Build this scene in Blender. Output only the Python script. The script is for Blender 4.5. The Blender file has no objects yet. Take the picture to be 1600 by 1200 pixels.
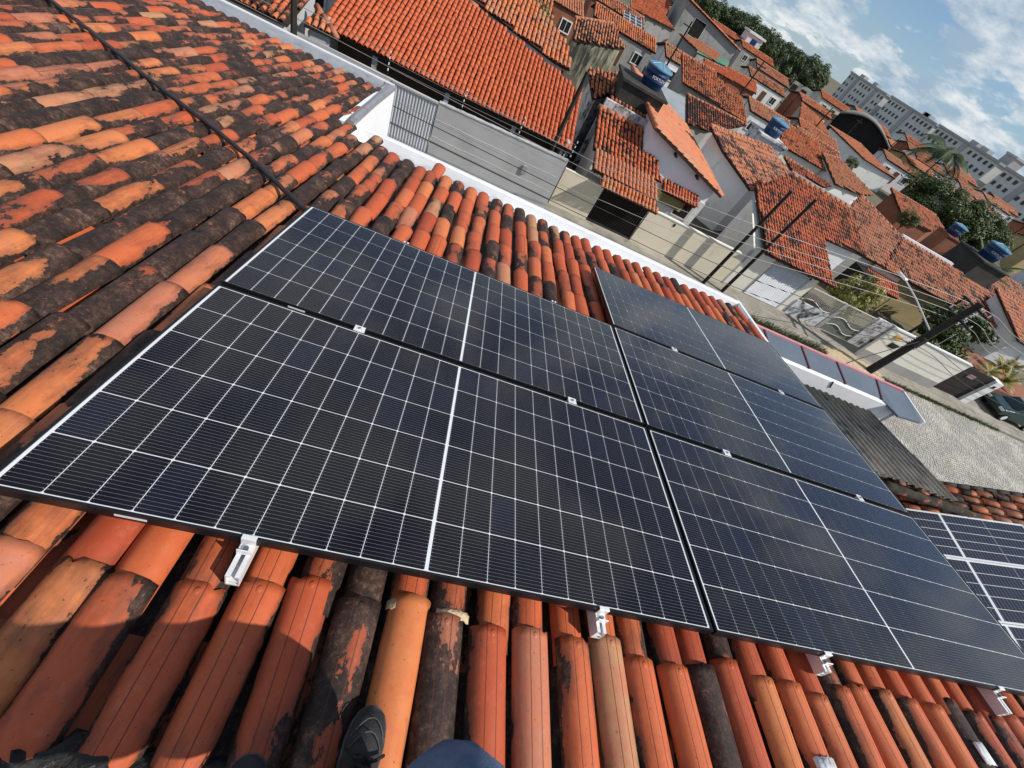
import bpy, bmesh, math, random
import numpy as np
from mathutils import Vector, Matrix

# ------------------------------------------------------------------ camera, light, exposure
scene = bpy.context.scene
COL = scene.collection
R3 = [[0.9179347916, 0.0792429402, 0.3887367680],
      [0.3074249412, -0.7614285144, -0.5707157988],
      [0.2507700618, 0.6433872659, -0.7233029809]]
CAM = Vector((0.91427, -0.38826, 1.46654))
cam_d = bpy.data.cameras.new('camera')
cam_d.sensor_width = 36.0
cam_d.lens = 14.6948
cam_d.clip_start = 0.02
cam_d.clip_end = 3000
cam = bpy.data.objects.new('camera', cam_d)
COL.objects.link(cam)
rt, dn, fw = Vector(R3[0]), Vector(R3[1]), Vector(R3[2])
cm = Matrix((rt, -dn, -fw)).transposed().to_4x4()
cm.translation = CAM
cam.matrix_world = cm
scene.camera = cam

LIGHT = Vector((-0.95, 0.40, -1.0)).normalized()
world = bpy.data.worlds.new('World')
scene.world = world
world.use_nodes = True
sun_d = bpy.data.lights.new('sun', 'SUN')
sun_d.energy = 5.0
sun_d.angle = math.radians(0.5)
sun_d.color = (1.0, 0.95, 0.87)
sun = bpy.data.objects.new('sun', sun_d)
COL.objects.link(sun)
sun.rotation_euler = LIGHT.to_track_quat('-Z', 'Y').to_euler()
sun.location = (20, 0, 20)


def build_world():
    nt = world.node_tree
    nt.nodes.clear()
    N = nt.nodes.new
    L = nt.links.new
    out = N('ShaderNodeOutputWorld')
    bg = N('ShaderNodeBackground')
    bg.inputs[1].default_value = 0.078
    sky = N('ShaderNodeTexSky')
    sky.sky_type = 'NISHITA'
    sky.sun_disc = False
    sky.sun_elevation = math.asin(-LIGHT.z)
    sky.sun_rotation = math.atan2(-LIGHT.x, -LIGHT.y)
    sky.altitude = 10
    sky.air_density = 1.0
    sky.dust_density = 0.0
    sky.ozone_density = 4.0
    tc = N('ShaderNodeTexCoord')
    sep = N('ShaderNodeSeparateXYZ')
    L(tc.outputs['Generated'], sep.inputs[0])
    zc = N('ShaderNodeMath'); zc.operation = 'MAXIMUM'; zc.inputs[1].default_value = 0.0
    L(sep.outputs[2], zc.inputs[0])
    za = N('ShaderNodeMath'); za.operation = 'ADD'; za.inputs[1].default_value = 0.30
    L(zc.outputs[0], za.inputs[0])
    dv = N('ShaderNodeVectorMath'); dv.operation = 'SCALE'
    inv = N('ShaderNodeMath'); inv.operation = 'DIVIDE'; inv.inputs[0].default_value = 1.0
    L(za.outputs[0], inv.inputs[1])
    L(tc.outputs['Generated'], dv.inputs[0]); L(inv.outputs[0], dv.inputs['Scale'])
    n1 = N('ShaderNodeTexNoise'); n1.inputs['Scale'].default_value = 1.9
    n1.inputs['Detail'].default_value = 6; n1.inputs['Roughness'].default_value = 0.55
    n1.inputs['Distortion'].default_value = 0.35
    L(dv.outputs[0], n1.inputs['Vector'])
    r1 = N('ShaderNodeMapRange'); r1.inputs[1].default_value = 0.440; r1.inputs[2].default_value = 0.535
    r1.interpolation_type = 'SMOOTHSTEP'
    vo = N('ShaderNodeTexNoise'); vo.inputs['Scale'].default_value = 6.5; vo.inputs['Detail'].default_value = 3; vo.inputs['Roughness'].default_value = 0.55
    L(dv.outputs[0], vo.inputs['Vector'])
    vb = N('ShaderNodeMath'); vb.operation = 'SUBTRACT'; vb.inputs[1].default_value = 0.5; L(vo.outputs['Fac'], vb.inputs[0])
    vc_ = N('ShaderNodeMath'); vc_.operation = 'ABSOLUTE'; L(vb.outputs[0], vc_.inputs[0])
    vm = N('ShaderNodeMath'); vm.operation = 'MULTIPLY_ADD'; vm.inputs[1].default_value = 0.55; vm.inputs[2].default_value = -0.035
    L(vc_.outputs[0], vm.inputs[0])
    va = N('ShaderNodeMath'); va.operation = 'ADD'; L(n1.outputs['Fac'], va.inputs[0]); L(vm.outputs[0], va.inputs[1])
    L(va.outputs[0], r1.inputs[0])
    # cloud body: brighter crowns, greyer bases
    off = N('ShaderNodeVectorMath'); off.operation = 'ADD'; off.inputs[1].default_value = (0.35, -0.05, 0.12)
    L(dv.outputs[0], off.inputs[0])
    n2 = N('ShaderNodeTexNoise'); n2.inputs['Scale'].default_value = 3.6
    n2.inputs['Detail'].default_value = 5; n2.inputs['Roughness'].default_value = 0.6
    L(off.outputs[0], n2.inputs['Vector'])
    cr = N('ShaderNodeValToRGB')
    cr.color_ramp.elements[0].position = 0.40; cr.color_ramp.elements[0].color = (4.4, 6.0, 7.6, 1)
    cr.color_ramp.elements[1].position = 0.60; cr.color_ramp.elements[1].color = (10.8, 11.2, 11.4, 1)
    L(n2.outputs['Fac'], cr.inputs[0])
    hz = N('ShaderNodeMath'); hz.operation = 'MULTIPLY'; hz.inputs[1].default_value = -9.0
    L(zc.outputs[0], hz.inputs[0])
    he = N('ShaderNodeMath'); he.operation = 'EXPONENT'; L(hz.outputs[0], he.inputs[0])
    hm = N('ShaderNodeMath'); hm.operation = 'MULTIPLY'; hm.inputs[1].default_value = 0.62; L(he.outputs[0], hm.inputs[0])
    hx = N('ShaderNodeMix'); hx.data_type = 'RGBA'; hx.inputs[7].default_value = (4.3, 6.3, 8.0, 1)
    tn = N('ShaderNodeMix'); tn.data_type = 'RGBA'; tn.blend_type = 'MULTIPLY'; tn.inputs[0].default_value = 1.0
    tn.inputs[7].default_value = (0.90, 1.0, 1.20, 1); L(sky.outputs[0], tn.inputs[6])
    L(hm.outputs[0], hx.inputs[0]); L(tn.outputs[2], hx.inputs[6])
    mx = N('ShaderNodeMix'); mx.data_type = 'RGBA'
    sc = N('ShaderNodeMath'); sc.operation = 'MULTIPLY'; sc.inputs[1].default_value = 0.9
    L(r1.outputs[0], sc.inputs[0])
    L(sc.outputs[0], mx.inputs[0]); L(hx.outputs[2], mx.inputs[6]); L(cr.outputs[0], mx.inputs[7])
    L(mx.outputs[2], bg.inputs[0])
    L(bg.outputs[0], out.inputs[0])


build_world()
vs = scene.view_settings
vs.view_transform = 'Standard'
vs.look = 'None'
vs.exposure = 0.0
vs.gamma = 1.0
vs.use_curve_mapping = False

# ------------------------------------------------------------------ helpers
G = -7.8                       # street level
SL = math.radians(10.7)        # pitch of the near roof
RM = Matrix.Rotation(-SL, 4, 'X')   # roof frame (u along ridge, v down the slope, h off the plane)
WM = {}                        # world matrix of every parent


def RF(u, v, h=0.0):
    return RM @ Vector((u, v, h))


def tag(o, label=None, cat=None, group=None, kind=None):
    if label: o['label'] = label
    if cat: o['category'] = cat
    if group: o['group'] = group
    if kind: o['kind'] = kind
    return o


def empty(name, loc=(0, 0, 0), mat=None):
    o = bpy.data.objects.new(name, None)
    o.empty_display_size = 0.2
    COL.objects.link(o)
    m = mat if mat is not None else Matrix.Translation(Vector(loc))
    o.matrix_basis = m
    WM[o] = m.copy()
    return o


def put(o, parent=None, mat=None):
    """link o; mat is its WORLD matrix"""
    COL.objects.link(o)
    m = mat if mat is not None else Matrix.Identity(4)
    o.matrix_basis = m
    WM[o] = m.copy()
    if parent is not None:
        o.parent = parent
        o.matrix_parent_inverse = WM[parent].inverted()
    return o


class MB:
    """collects vertices and faces of one mesh"""
    def __init__(s):
        s.v = []; s.f = []; s.m = []

    def add(s, vs, fs, mi=0):
        b = len(s.v)
        s.v += [tuple(p) for p in vs]
        s.f += [tuple(i + b for i in f) for f in fs]
        s.m += [mi] * len(fs)
        return s

    def box(s, lo, hi, mi=0, M=None):
        x0, y0, z0 = lo; x1, y1, z1 = hi
        p = [Vector(q) for q in ((x0,y0,z0),(x1,y0,z0),(x1,y1,z0),(x0,y1,z0),(x0,y0,z1),(x1,y0,z1),(x1,y1,z1),(x0,y1,z1))]
        if M is not None: p = [M @ q for q in p]
        return s.add(p, [(0,3,2,1),(4,5,6,7),(0,1,5,4),(1,2,6,5),(2,3,7,6),(3,0,4,7)], mi)

    def tube(s, pts, r, n=8, mi=0, caps=True):
        pts = [Vector(p) for p in pts]
        rs = r if isinstance(r, (list, tuple)) else [r] * len(pts)
        rings = []
        up0 = None
        for i, p in enumerate(pts):
            a = pts[max(i - 1, 0)]; b = pts[min(i + 1, len(pts) - 1)]
            d = (b - a).normalized()
            ref = Vector((0, 0, 1)) if abs(d.z) < 0.9 else Vector((1, 0, 0))
            if up0 is not None: ref = up0
            x = d.cross(ref).normalized(); y = x.cross(d).normalized()
            up0 = y
            rings.append([p + rs[i] * (math.cos(2*math.pi*k/n) * x + math.sin(2*math.pi*k/n) * y) for k in range(n)])
        vs = [q for rg in rings for q in rg]
        fs = []
        for i in range(len(pts) - 1):
            for k in range(n):
                fs.append((i*n + k, i*n + (k+1) % n, (i+1)*n + (k+1) % n, (i+1)*n + k))
        if caps:
            fs.append(tuple(range(n - 1, -1, -1)))
            fs.append(tuple((len(pts)-1)*n + k for k in range(n)))
        return s.add(vs, fs, mi)

    def prism(s, poly, z0, z1, mi=0):
        """poly: list of (x, y) counter-clockwise; z1 may be a list"""
        n = len(poly)
        zt = z1 if isinstance(z1, (list, tuple)) else [z1] * n
        vs = [(x, y, z0) for x, y in poly] + [(x, y, zt[i]) for i, (x, y) in enumerate(poly)]
        fs = [tuple(range(n - 1, -1, -1)), tuple(range(n, 2*n))]
        fs += [(i, (i+1) % n, n + (i+1) % n, n + i) for i in range(n)]
        return s.add(vs, fs, mi)

    def mesh(s, name, mats, smooth=False):
        me = bpy.data.meshes.new(name)
        me.from_pydata(s.v, [], s.f)
        for m in (mats if isinstance(mats, (list, tuple)) else [mats]):
            me.materials.append(m)
        if len(set(s.m)) > 1:
            me.polygons.foreach_set('material_index', s.m)
        if smooth:
            me.polygons.foreach_set('use_smooth', [True] * len(s.f))
        me.update()
        return me

    def build(s, name, mats, parent=None, mat=None, smooth=False):
        o = bpy.data.objects.new(name, s.mesh(name, mats, smooth))
        return put(o, parent, mat)


def bevel(o, w=0.01, seg=2):
    m = o.modifiers.new('bevel', 'BEVEL')
    m.width = w; m.segments = seg; m.limit_method = 'ANGLE'; m.angle_limit = math.radians(40)
    return o


# ------------------------------------------------------------------ materials
def nodes(name):
    m = bpy.data.materials.new(name)
    m.use_nodes = True
    nt = m.node_tree
    b = nt.nodes['Principled BSDF']
    return m, nt, b


def setin(b, **kw):
    for k, v in kw.items():
        k = {'rough': 'Roughness', 'metal': 'Metallic', 'spec': 'Specular IOR Level', 'coat': 'Coat Weight',
             'coatrough': 'Coat Roughness', 'base': 'Base Color', 'trans': 'Transmission Weight'}[k]
        if k == 'Base Color': v = (*v, 1)
        b.inputs[k].default_value = v


def paint(name, c1, c2=None, scale=2.0, rough=0.7, metal=0.0, bump=0.15, bscale=40.0, stain=None, stain_lo=0.55, stain_hi=0.75,
          stain_scale=1.2, streak=1.0, spec=0.3):
    """surface with a mottled base colour, optional dirt patches, fine relief"""
    m, nt, b = nodes(name)
    N = nt.nodes.new; L = nt.links.new
    c2 = c2 or tuple(x * 0.8 for x in c1)
    geo = N('ShaderNodeNewGeometry')
    n1 = N('ShaderNodeTexNoise'); n1.inputs['Scale'].default_value = scale
    n1.inputs['Detail'].default_value = 6; n1.inputs['Roughness'].default_value = 0.6
    L(geo.outputs['Position'], n1.inputs['Vector'])
    mr = N('ShaderNodeMapRange'); mr.inputs[1].default_value = 0.32; mr.inputs[2].default_value = 0.68
    L(n1.outputs['Fac'], mr.inputs[0])
    mx = N('ShaderNodeMix'); mx.data_type = 'RGBA'
    mx.inputs[6].default_value = (*c1, 1); mx.inputs[7].default_value = (*c2, 1)
    L(mr.outputs[0], mx.inputs[0])
    col = mx.outputs[2]
    if stain:
        mp = N('ShaderNodeMapping'); mp.inputs['Scale'].default_value = (1, 1, streak)
        L(geo.outputs['Position'], mp.inputs['Vector'])
        n2 = N('ShaderNodeTexNoise'); n2.inputs['Scale'].default_value = stain_scale
        n2.inputs['Detail'].default_value = 5; n2.inputs['Roughness'].default_value = 0.7
        L(mp.outputs[0], n2.inputs['Vector'])
        r2 = N('ShaderNodeMapRange'); r2.inputs[1].default_value = stain_lo; r2.inputs[2].default_value = stain_hi
        L(n2.outputs['Fac'], r2.inputs[0])
        m2 = N('ShaderNodeMix'); m2.data_type = 'RGBA'; m2.inputs[7].default_value = (*stain, 1)
        L(r2.outputs[0], m2.inputs[0]); L(col, m2.inputs[6])
        col = m2.outputs[2]
    L(col, b.inputs['Base Color'])
    setin(b, rough=rough, metal=metal, spec=spec)
    if bump:
        n3 = N('ShaderNodeTexNoise'); n3.inputs['Scale'].default_value = bscale; n3.inputs['Detail'].default_value = 4
        L(geo.outputs['Position'], n3.inputs['Vector'])
        bp = N('ShaderNodeBump'); bp.inputs['Strength'].default_value = bump; bp.inputs['Distance'].default_value = 0.02
        L(n3.outputs['Fac'], bp.inputs['Height']); L(bp.outputs[0], b.inputs['Normal'])
    return m


def tile_mat(name, source, near=True):
    """fired clay with dark lichen patches.  per-tile data: (lichen amount, hue, seed, grooves)"""
    m, nt, b = nodes(name)
    N = nt.nodes.new; L = nt.links.new

    def math_(op, a, c=None, clamp=False):
        n = N('ShaderNodeMath'); n.operation = op; n.use_clamp = clamp
        for i, x in enumerate((a, c)):
            if x is None: continue
            if isinstance(x, (int, float)): n.inputs[i].default_value = x
            else: L(x, n.inputs[i])
        return n.outputs[0]
    if source == 'object':
        oi = N('ShaderNodeObjectInfo')
        colr, alp = oi.outputs['Color'], oi.outputs['Alpha']
    else:
        at = N('ShaderNodeAttribute'); at.attribute_name = 'tint'
        colr, alp = at.outputs['Color'], at.outputs['Alpha']
    sp = N('ShaderNodeSeparateColor'); L(colr, sp.inputs[0])
    mold, hue, seed = sp.outputs[0], sp.outputs[1], sp.outputs[2]
    tu = N('ShaderNodeAttribute'); tu.attribute_name = 'tuv'
    su = N('ShaderNodeSeparateXYZ'); L(tu.outputs['Vector'], su.inputs[0])
    ac, al = su.outputs[0], su.outputs[1]           # across 0..1, along 0..1
    cb = N('ShaderNodeCombineXYZ')
    L(math_('MULTIPLY', ac, 0.2), cb.inputs[0]); L(math_('MULTIPLY', al, 0.5), cb.inputs[1]); L(math_('MULTIPLY', seed, 37.0), cb.inputs[2])
    P = cb.outputs[0]

    def noise(sc, det=5, ro=0.6, vec=P):
        n = N('ShaderNodeTexNoise'); n.inputs['Scale'].default_value = sc; n.inputs['Detail'].default_value = det
        n.inputs['Roughness'].default_value = ro
        L(vec, n.inputs['Vector']); return n.outputs['Fac']
    cb2 = N('ShaderNodeCombineXYZ')
    L(math_('MULTIPLY', ac, 0.30), cb2.inputs[0]); L(math_('MULTIPLY', al, 0.40), cb2.inputs[1]); L(math_('MULTIPLY', seed, 37.0), cb2.inputs[2])
    n1 = noise(7.0, 8, 0.64, cb2.outputs[0])
    n2 = noise(55, 4, 0.7)
    n3 = noise(16, 6, 0.7)
    edge = math_('ABSOLUTE', math_('SUBTRACT', ac, 0.5))
    edge2 = math_('SUBTRACT', math_('MULTIPLY', math_('MULTIPLY', edge, edge), 1.7), 0.06)
    k = math_('SUBTRACT', math_('FRACT', math_('MULTIPLY', seed, 7.31)), 0.5)
    endb = math_('MULTIPLY', math_('MULTIPLY', math_('SUBTRACT', al, 0.5), k), 0.95)
    k2 = math_('SUBTRACT', math_('FRACT', math_('MULTIPLY', seed, 13.7)), 0.5)
    sideb = math_('MULTIPLY', math_('MULTIPLY', math_('SUBTRACT', ac, 0.5), k2), 0.6)
    v = math_('ADD', n1, edge2)
    v = math_('ADD', v, endb)
    v = math_('ADD', v, sideb)
    v = math_('ADD', v, math_('MULTIPLY', math_('SUBTRACT', mold, 0.5), 1.1))
    v = math_('ADD', v, math_('MULTIPLY', math_('SUBTRACT', n2, 0.5), 0.16))
    if not near:
        gp = N('ShaderNodeNewGeometry')
        v = math_('ADD', v, math_('MULTIPLY', math_('SUBTRACT', noise(0.9, 6, 0.7, gp.outputs['Position']), 0.5), 1.5))
    msk = N('ShaderNodeMapRange'); msk.interpolation_type = 'SMOOTHSTEP'
    msk.inputs[1].default_value = 0.592; msk.inputs[2].default_value = 0.612
    L(v, msk.inputs[0])
    # clay
    cr = N('ShaderNodeValToRGB'); e = cr.color_ramp.elements
    e[0].position = 0.0; e[0].color = (0.36, 0.060, 0.022, 1)
    e[1].position = 1.0; e[1].color = (0.44, 0.22, 0.105, 1)
    for p_, c_ in ((0.30, (0.45, 0.085, 0.028)), (0.55, (0.52, 0.120, 0.040)), (0.72, (0.56, 0.180, 0.058)), (0.86, (0.46, 0.150, 0.085))):
        q = cr.color_ramp.elements.new(p_); q.color = (*c_, 1)
    hv = math_('ADD', hue, math_('MULTIPLY', math_('SUBTRACT', n3, 0.5), 0.45), True)
    L(hv, cr.inputs[0])
    # chalky wear; on far tiles the extra pale mix stands in for haze
    wr = N('ShaderNodeMapRange'); wr.inputs[1].default_value = 0.56; wr.inputs[2].default_value = 0.8
    L(noise(23, 8, 0.75), wr.inputs[0])
    m1 = N('ShaderNodeMix'); m1.data_type = 'RGBA'; m1.inputs[7].default_value = (0.55, 0.30, 0.2, 1)
    L(math_('MULTIPLY', wr.outputs[0], 0.35 if near else 0.7), m1.inputs[0]); L(cr.outputs[0], m1.inputs[6])
    # soot film, soft and streaky
    st = N('ShaderNodeMapRange'); st.interpolation_type = 'SMOOTHSTEP'; st.inputs[1].default_value = 0.30; st.inputs[2].default_value = 0.66
    cb3 = N('ShaderNodeCombineXYZ')
    L(math_('MULTIPLY', ac, 0.6), cb3.inputs[0]); L(math_('MULTIPLY', al, 0.16), cb3.inputs[1]); L(math_('MULTIPLY', seed, 53.0), cb3.inputs[2])
    L(math_('ADD', v, math_('MULTIPLY', math_('SUBTRACT', noise(18, 6, 0.7, cb3.outputs[0]), 0.5), 0.5)), st.inputs[0])
    ms = N('ShaderNodeMix'); ms.data_type = 'RGBA'; ms.inputs[7].default_value = (0.085, 0.036, 0.024, 1)
    L(math_('MULTIPLY', st.outputs[0], 0.60), ms.inputs[0]); L(m1.outputs[2], ms.inputs[6])
    if near:
        # pits, dark flecks and pale scuffs on the bare clay
        pit = N('ShaderNodeMapRange'); pit.inputs[1].default_value = 0.66; pit.inputs[2].default_value = 0.72
        L(noise(95, 3, 0.6), pit.inputs[0])
        m5 = N('ShaderNodeMix'); m5.data_type = 'RGBA'; m5.inputs[7].default_value = (0.05, 0.022, 0.014, 1)
        L(math_('MULTIPLY', pit.outputs[0], 0.8), m5.inputs[0]); L(ms.outputs[2], m5.inputs[6])
        scf = N('ShaderNodeMapRange'); scf.inputs[1].default_value = 0.665; scf.inputs[2].default_value = 0.75
        L(noise(13, 9, 0.82), scf.inputs[0])
        m6 = N('ShaderNodeMix'); m6.data_type = 'RGBA'; m6.inputs[7].default_value = (0.60, 0.46, 0.38, 1)
        L(math_('MULTIPLY', scf.outputs[0], 0.75), m6.inputs[0]); L(m5.outputs[2], m6.inputs[6])
        ms = m6
    # lichen colour: black crust, brown where the clay shows through, pale specks
    lc = N('ShaderNodeValToRGB'); e = lc.color_ramp.elements
    e[0].position = 0.26; e[0].color = (0.011, 0.006, 0.0045, 1)
    e[1].position = 0.82; e[1].color = (0.24, 0.16, 0.105, 1)
    for p_, c_ in ((0.42, (0.020, 0.0105, 0.0075)), (0.53, (0.042, 0.021, 0.0145)), (0.64, (0.085, 0.044, 0.030))):
        q = lc.color_ramp.elements.new(p_); q.color = (*c_, 1)
    nl = math_('ADD', math_('MULTIPLY', noise(42, 9, 0.85), 0.66), math_('MULTIPLY', noise(6.5, 4, 0.65), 0.40))
    nl = math_('ADD', math_('MULTIPLY', math_('SUBTRACT', nl, 0.53), 2.0), 0.50)
    L(nl, lc.inputs[0])
    spk = N('ShaderNodeMapRange'); spk.inputs[1].default_value = 0.63; spk.inputs[2].default_value = 0.70
    L(noise(75, 5, 0.75), spk.inputs[0])
    ls = N('ShaderNodeMix'); ls.data_type = 'RGBA'; ls.inputs[7].default_value = (0.26, 0.22, 0.17, 1)
    L(math_('MULTIPLY', spk.outputs[0], 0.7), ls.inputs[0]); L(lc.outputs[0], ls.inputs[6])
    m2 = N('ShaderNodeMix'); m2.data_type = 'RGBA'
    L(msk.outputs[0], m2.inputs[0]); L(ms.outputs[2], m2.inputs[6]); L(ls.outputs[2], m2.inputs[7])
    col = m2.outputs[2]
    hgt = math_('ADD', math_('MULTIPLY', n2, 0.25), math_('MULTIPLY', msk.outputs[0], math_('ADD', math_('MULTIPLY', noise(48, 6, 0.8), 0.9), 0.1)))
    if near:
        # pressed grooves along the tile and the little nib near the lower end
        g = None
        for pos in (0.40, 0.585):
            d = math_('ABSOLUTE', math_('SUBTRACT', ac, pos))
            q = math_('LESS_THAN', d, 0.008)
            g = q if g is None else math_('MAXIMUM', g, q)
        ga = math_('MULTIPLY', g, math_('GREATER_THAN', alp, 0.8))
        m3 = N('ShaderNodeMix'); m3.data_type = 'RGBA'; m3.inputs[7].default_value = (0.09, 0.022, 0.012, 1)
        L(math_('MULTIPLY', ga, 0.8), m3.inputs[0]); L(col, m3.inputs[6])
        col = m3.outputs[2]
        # fine comb ridges on some tiles
        wv = math_('SINE', math_('MULTIPLY', ac, 105.0))
        rg = math_('MULTIPLY', math_('MULTIPLY', math_('GREATER_THAN', alp, 0.25), math_('LESS_THAN', alp, 0.75)), math_('MULTIPLY', wv, 0.10))
        hgt = math_('ADD', hgt, rg)
        hgt = math_('SUBTRACT', hgt, math_('MULTIPLY', ga, 0.6))
        dx = math_('MULTIPLY', math_('SUBTRACT', ac, 0.5), 0.2)
        dy = math_('MULTIPLY', math_('SUBTRACT', al, 0.95), 0.5)
        rr = math_('SQRT', math_('ADD', math_('MULTIPLY', dx, dx), math_('MULTIPLY', math_('MULTIPLY', dy, dy), 0.6)))
        nib = N('ShaderNodeMapRange'); nib.inputs[1].default_value = 0.009; nib.inputs[2].default_value = 0.005
        L(rr, nib.inputs[0])
        hgt = math_('ADD', hgt, math_('MULTIPLY', math_('MULTIPLY', nib.outputs[0], alp), 0.8))
    L(col, b.inputs['Base Color'])
    ro = N('ShaderNodeMapRange'); ro.inputs[3].default_value = 0.60; ro.inputs[4].default_value = 0.66
    L(msk.outputs[0], ro.inputs[0]); L(ro.outputs[0], b.inputs['Roughness'])
    setin(b, spec=0.35)
    bp = N('ShaderNodeBump'); bp.inputs['Strength'].default_value = 0.5
    bp.inputs['Distance'].default_value = 0.006 if near else 0.02
    L(hgt, bp.inputs['Height']); L(bp.outputs[0], b.inputs['Normal'])
    return m


def cell_mat():
    m, nt, b = nodes('silicon_cell')
    N = nt.nodes.new; L = nt.links.new
    oi = N('ShaderNodeObjectInfo')
    tc = N('ShaderNodeTexCoord'); sp = N('ShaderNodeSeparateXYZ')
    L(tc.outputs['Object'], sp.inputs[0])

    def math_(op, a, c=None):
        n = N('ShaderNodeMath'); n.operation = op
        for i, x in enumerate((a, c)):
            if x is None: continue
            if isinstance(x, (int, float)): n.inputs[i].default_value = x
            else: L(x, n.inputs[i])
        return n.outputs[0]
    pitch = 0.182 / 14
    fr = math_('FRACT', math_('ADD', math_('DIVIDE', sp.outputs[1], pitch), 20.5))
    d = math_('MULTIPLY', math_('ABSOLUTE', math_('SUBTRACT', fr, 0.5)), pitch)
    line = math_('LESS_THAN', d, 0.00034)
    fx = math_('ABSOLUTE', sp.outputs[0])
    dot = math_('MULTIPLY', math_('LESS_THAN', d, 0.0013), math_('MULTIPLY', math_('GREATER_THAN', fx, 0.0465), math_('LESS_THAN', fx, 0.0495)))
    line = math_('MAXIMUM', line, dot)
    tint = N('ShaderNodeMix'); tint.data_type = 'RGBA'
    tint.inputs[6].default_value = (0.0035, 0.0035, 0.0065, 1); tint.inputs[7].default_value = (0.0045, 0.0062, 0.017, 1)
    rp = N('ShaderNodeMapRange'); rp.inputs[1].default_value = 0.72; rp.inputs[2].default_value = 1.0
    L(oi.outputs['Random'], rp.inputs[0]); L(rp.outputs[0], tint.inputs[0])
    mx = N('ShaderNodeMix'); mx.data_type = 'RGBA'; mx.inputs[7].default_value = (0.20, 0.20, 0.22, 1)
    L(line, mx.inputs[0]); L(tint.outputs[2], mx.inputs[6])
    # thin dust film
    geo = N('ShaderNodeNewGeometry')
    n = N('ShaderNodeTexNoise'); n.inputs['Scale'].default_value = 2.3; n.inputs['Detail'].default_value = 8; n.inputs['Roughness'].default_value = 0.65
    L(geo.outputs['Position'], n.inputs['Vector'])
    dm = N('ShaderNodeMapRange'); dm.inputs[1].default_value = 0.35; dm.inputs[2].default_value = 0.8; dm.inputs[3].default_value = 0.0; dm.inputs[4].default_value = 0.026
    L(n.outputs['Fac'], dm.inputs[0])
    m2 = N('ShaderNodeMix'); m2.data_type = 'RGBA'; m2.inputs[7].default_value = (0.35, 0.30, 0.26, 1)
    L(dm.outputs[0], m2.inputs[0]); L(mx.outputs[2], m2.inputs[6])
    L(m2.outputs[2], b.inputs['Base Color'])
    setin(b, rough=0.5, spec=0.05, coat=1.0, coatrough=0.09)
    b.inputs['Coat IOR'].default_value = 1.34
    return m


def leaf_mat(name, c1, c2):
    m, nt, b = nodes(name)
    N = nt.nodes.new; L = nt.links.new
    geo = N('ShaderNodeNewGeometry')
    n = N('ShaderNodeTexNoise'); n.inputs['Scale'].default_value = 1.7; n.inputs['Detail'].default_value = 4
    L(geo.outputs['Position'], n.inputs['Vector'])
    ad = N('ShaderNodeMath'); ad.operation = 'ADD'
    ri = N('ShaderNodeMath'); ri.operation = 'MULTIPLY_ADD'; ri.inputs[1].default_value = 0.6; ri.inputs[2].default_value = -0.3
    L(geo.outputs['Random Per Island'], ri.inputs[0])
    L(n.outputs['Fac'], ad.inputs[0]); L(ri.outputs[0], ad.inputs[1])
    mx = N('ShaderNodeMix'); mx.data_type = 'RGBA'; mx.inputs[6].default_value = (*c1, 1); mx.inputs[7].default_value = (*c2, 1)
    L(ad.outputs[0], mx.inputs[0]); L(mx.outputs[2], b.inputs['Base Color'])
    setin(b, rough=0.55, spec=0.3)
    b.inputs['Subsurface Weight'].default_value = 0.0
    return m


MT = {}
MT['tile_obj'] = tile_mat('clay_tile', 'object')
MT['tile_attr'] = tile_mat('clay_tiles', 'attr')
MT['tile_far'] = tile_mat('clay_tiles_far', 'attr', near=False)
MT['cell'] = cell_mat()
MT['back'] = paint('white_backsheet', (0.72, 0.74, 0.75), (0.66, 0.68, 0.70), 3, 0.35, bump=0)
MT['blackframe'] = paint('black_anodised', (0.018, 0.019, 0.021), (0.026, 0.027, 0.030), 8, 0.38, metal=0.6, bump=0.03)
MT['silver'] = paint('aluminium', (0.80, 0.80, 0.80), (0.72, 0.72, 0.73), 14, 0.42, metal=0.25, bump=0.04)
MT['mortar'] = paint('old_mortar', (0.045, 0.043, 0.040), (0.012, 0.011, 0.010), 22, 0.95, bump=0.9, bscale=55, stain=(0.22, 0.21, 0.19), stain_lo=0.60, stain_hi=0.72, stain_scale=38)
MT['creammortar'] = paint('cream_mortar', (0.62, 0.50, 0.32), (0.45, 0.33, 0.2), 30, 0.9, bump=0.5)
MT['gutter'] = paint('white_painted_metal', (0.80, 0.81, 0.82), (0.72, 0.73, 0.75), 4, 0.42, bump=0.05, stain=(0.45, 0.46, 0.47), stain_lo=0.6, stain_hi=0.8, stain_scale=3)
MT['flash'] = paint('aluminium_flashing', (0.40, 0.41, 0.43), (0.30, 0.31, 0.33), 5, 0.42, metal=0.35, bump=0.35, bscale=9, stain=(0.16, 0.15, 0.14), stain_lo=0.55, stain_hi=0.75, stain_scale=2.4)
MT['whitewall'] = paint('white_render', (0.80, 0.80, 0.80), (0.74, 0.74, 0.75), 3, 0.85, bump=0.1)
MT['deck'] = paint('roof_underlay', (0.05, 0.026, 0.018), (0.02, 0.012, 0.01), 6, 0.95, bump=0.3)
MT['cable'] = paint('black_rubber', (0.015, 0.015, 0.017), (0.022, 0.022, 0.024), 20, 0.42, bump=0.02)
MT['darksteel'] = paint('dark_steel', (0.02, 0.018, 0.016), (0.035, 0.028, 0.024), 6, 0.6, metal=0.2, bump=0.1)
# ------------------------------------------------------------------ the house underfoot: walls, tiled roof, gutter
rng = random.Random(11)
house = empty('two_storey_house', (1.0, 2.0, G))
tag(house, 'white house underfoot with old mottled clay barrel tile roof', 'house')
PITCH, EXPO, TLEN = 0.152, 0.42, 0.50
BASE_H = -0.158


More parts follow.
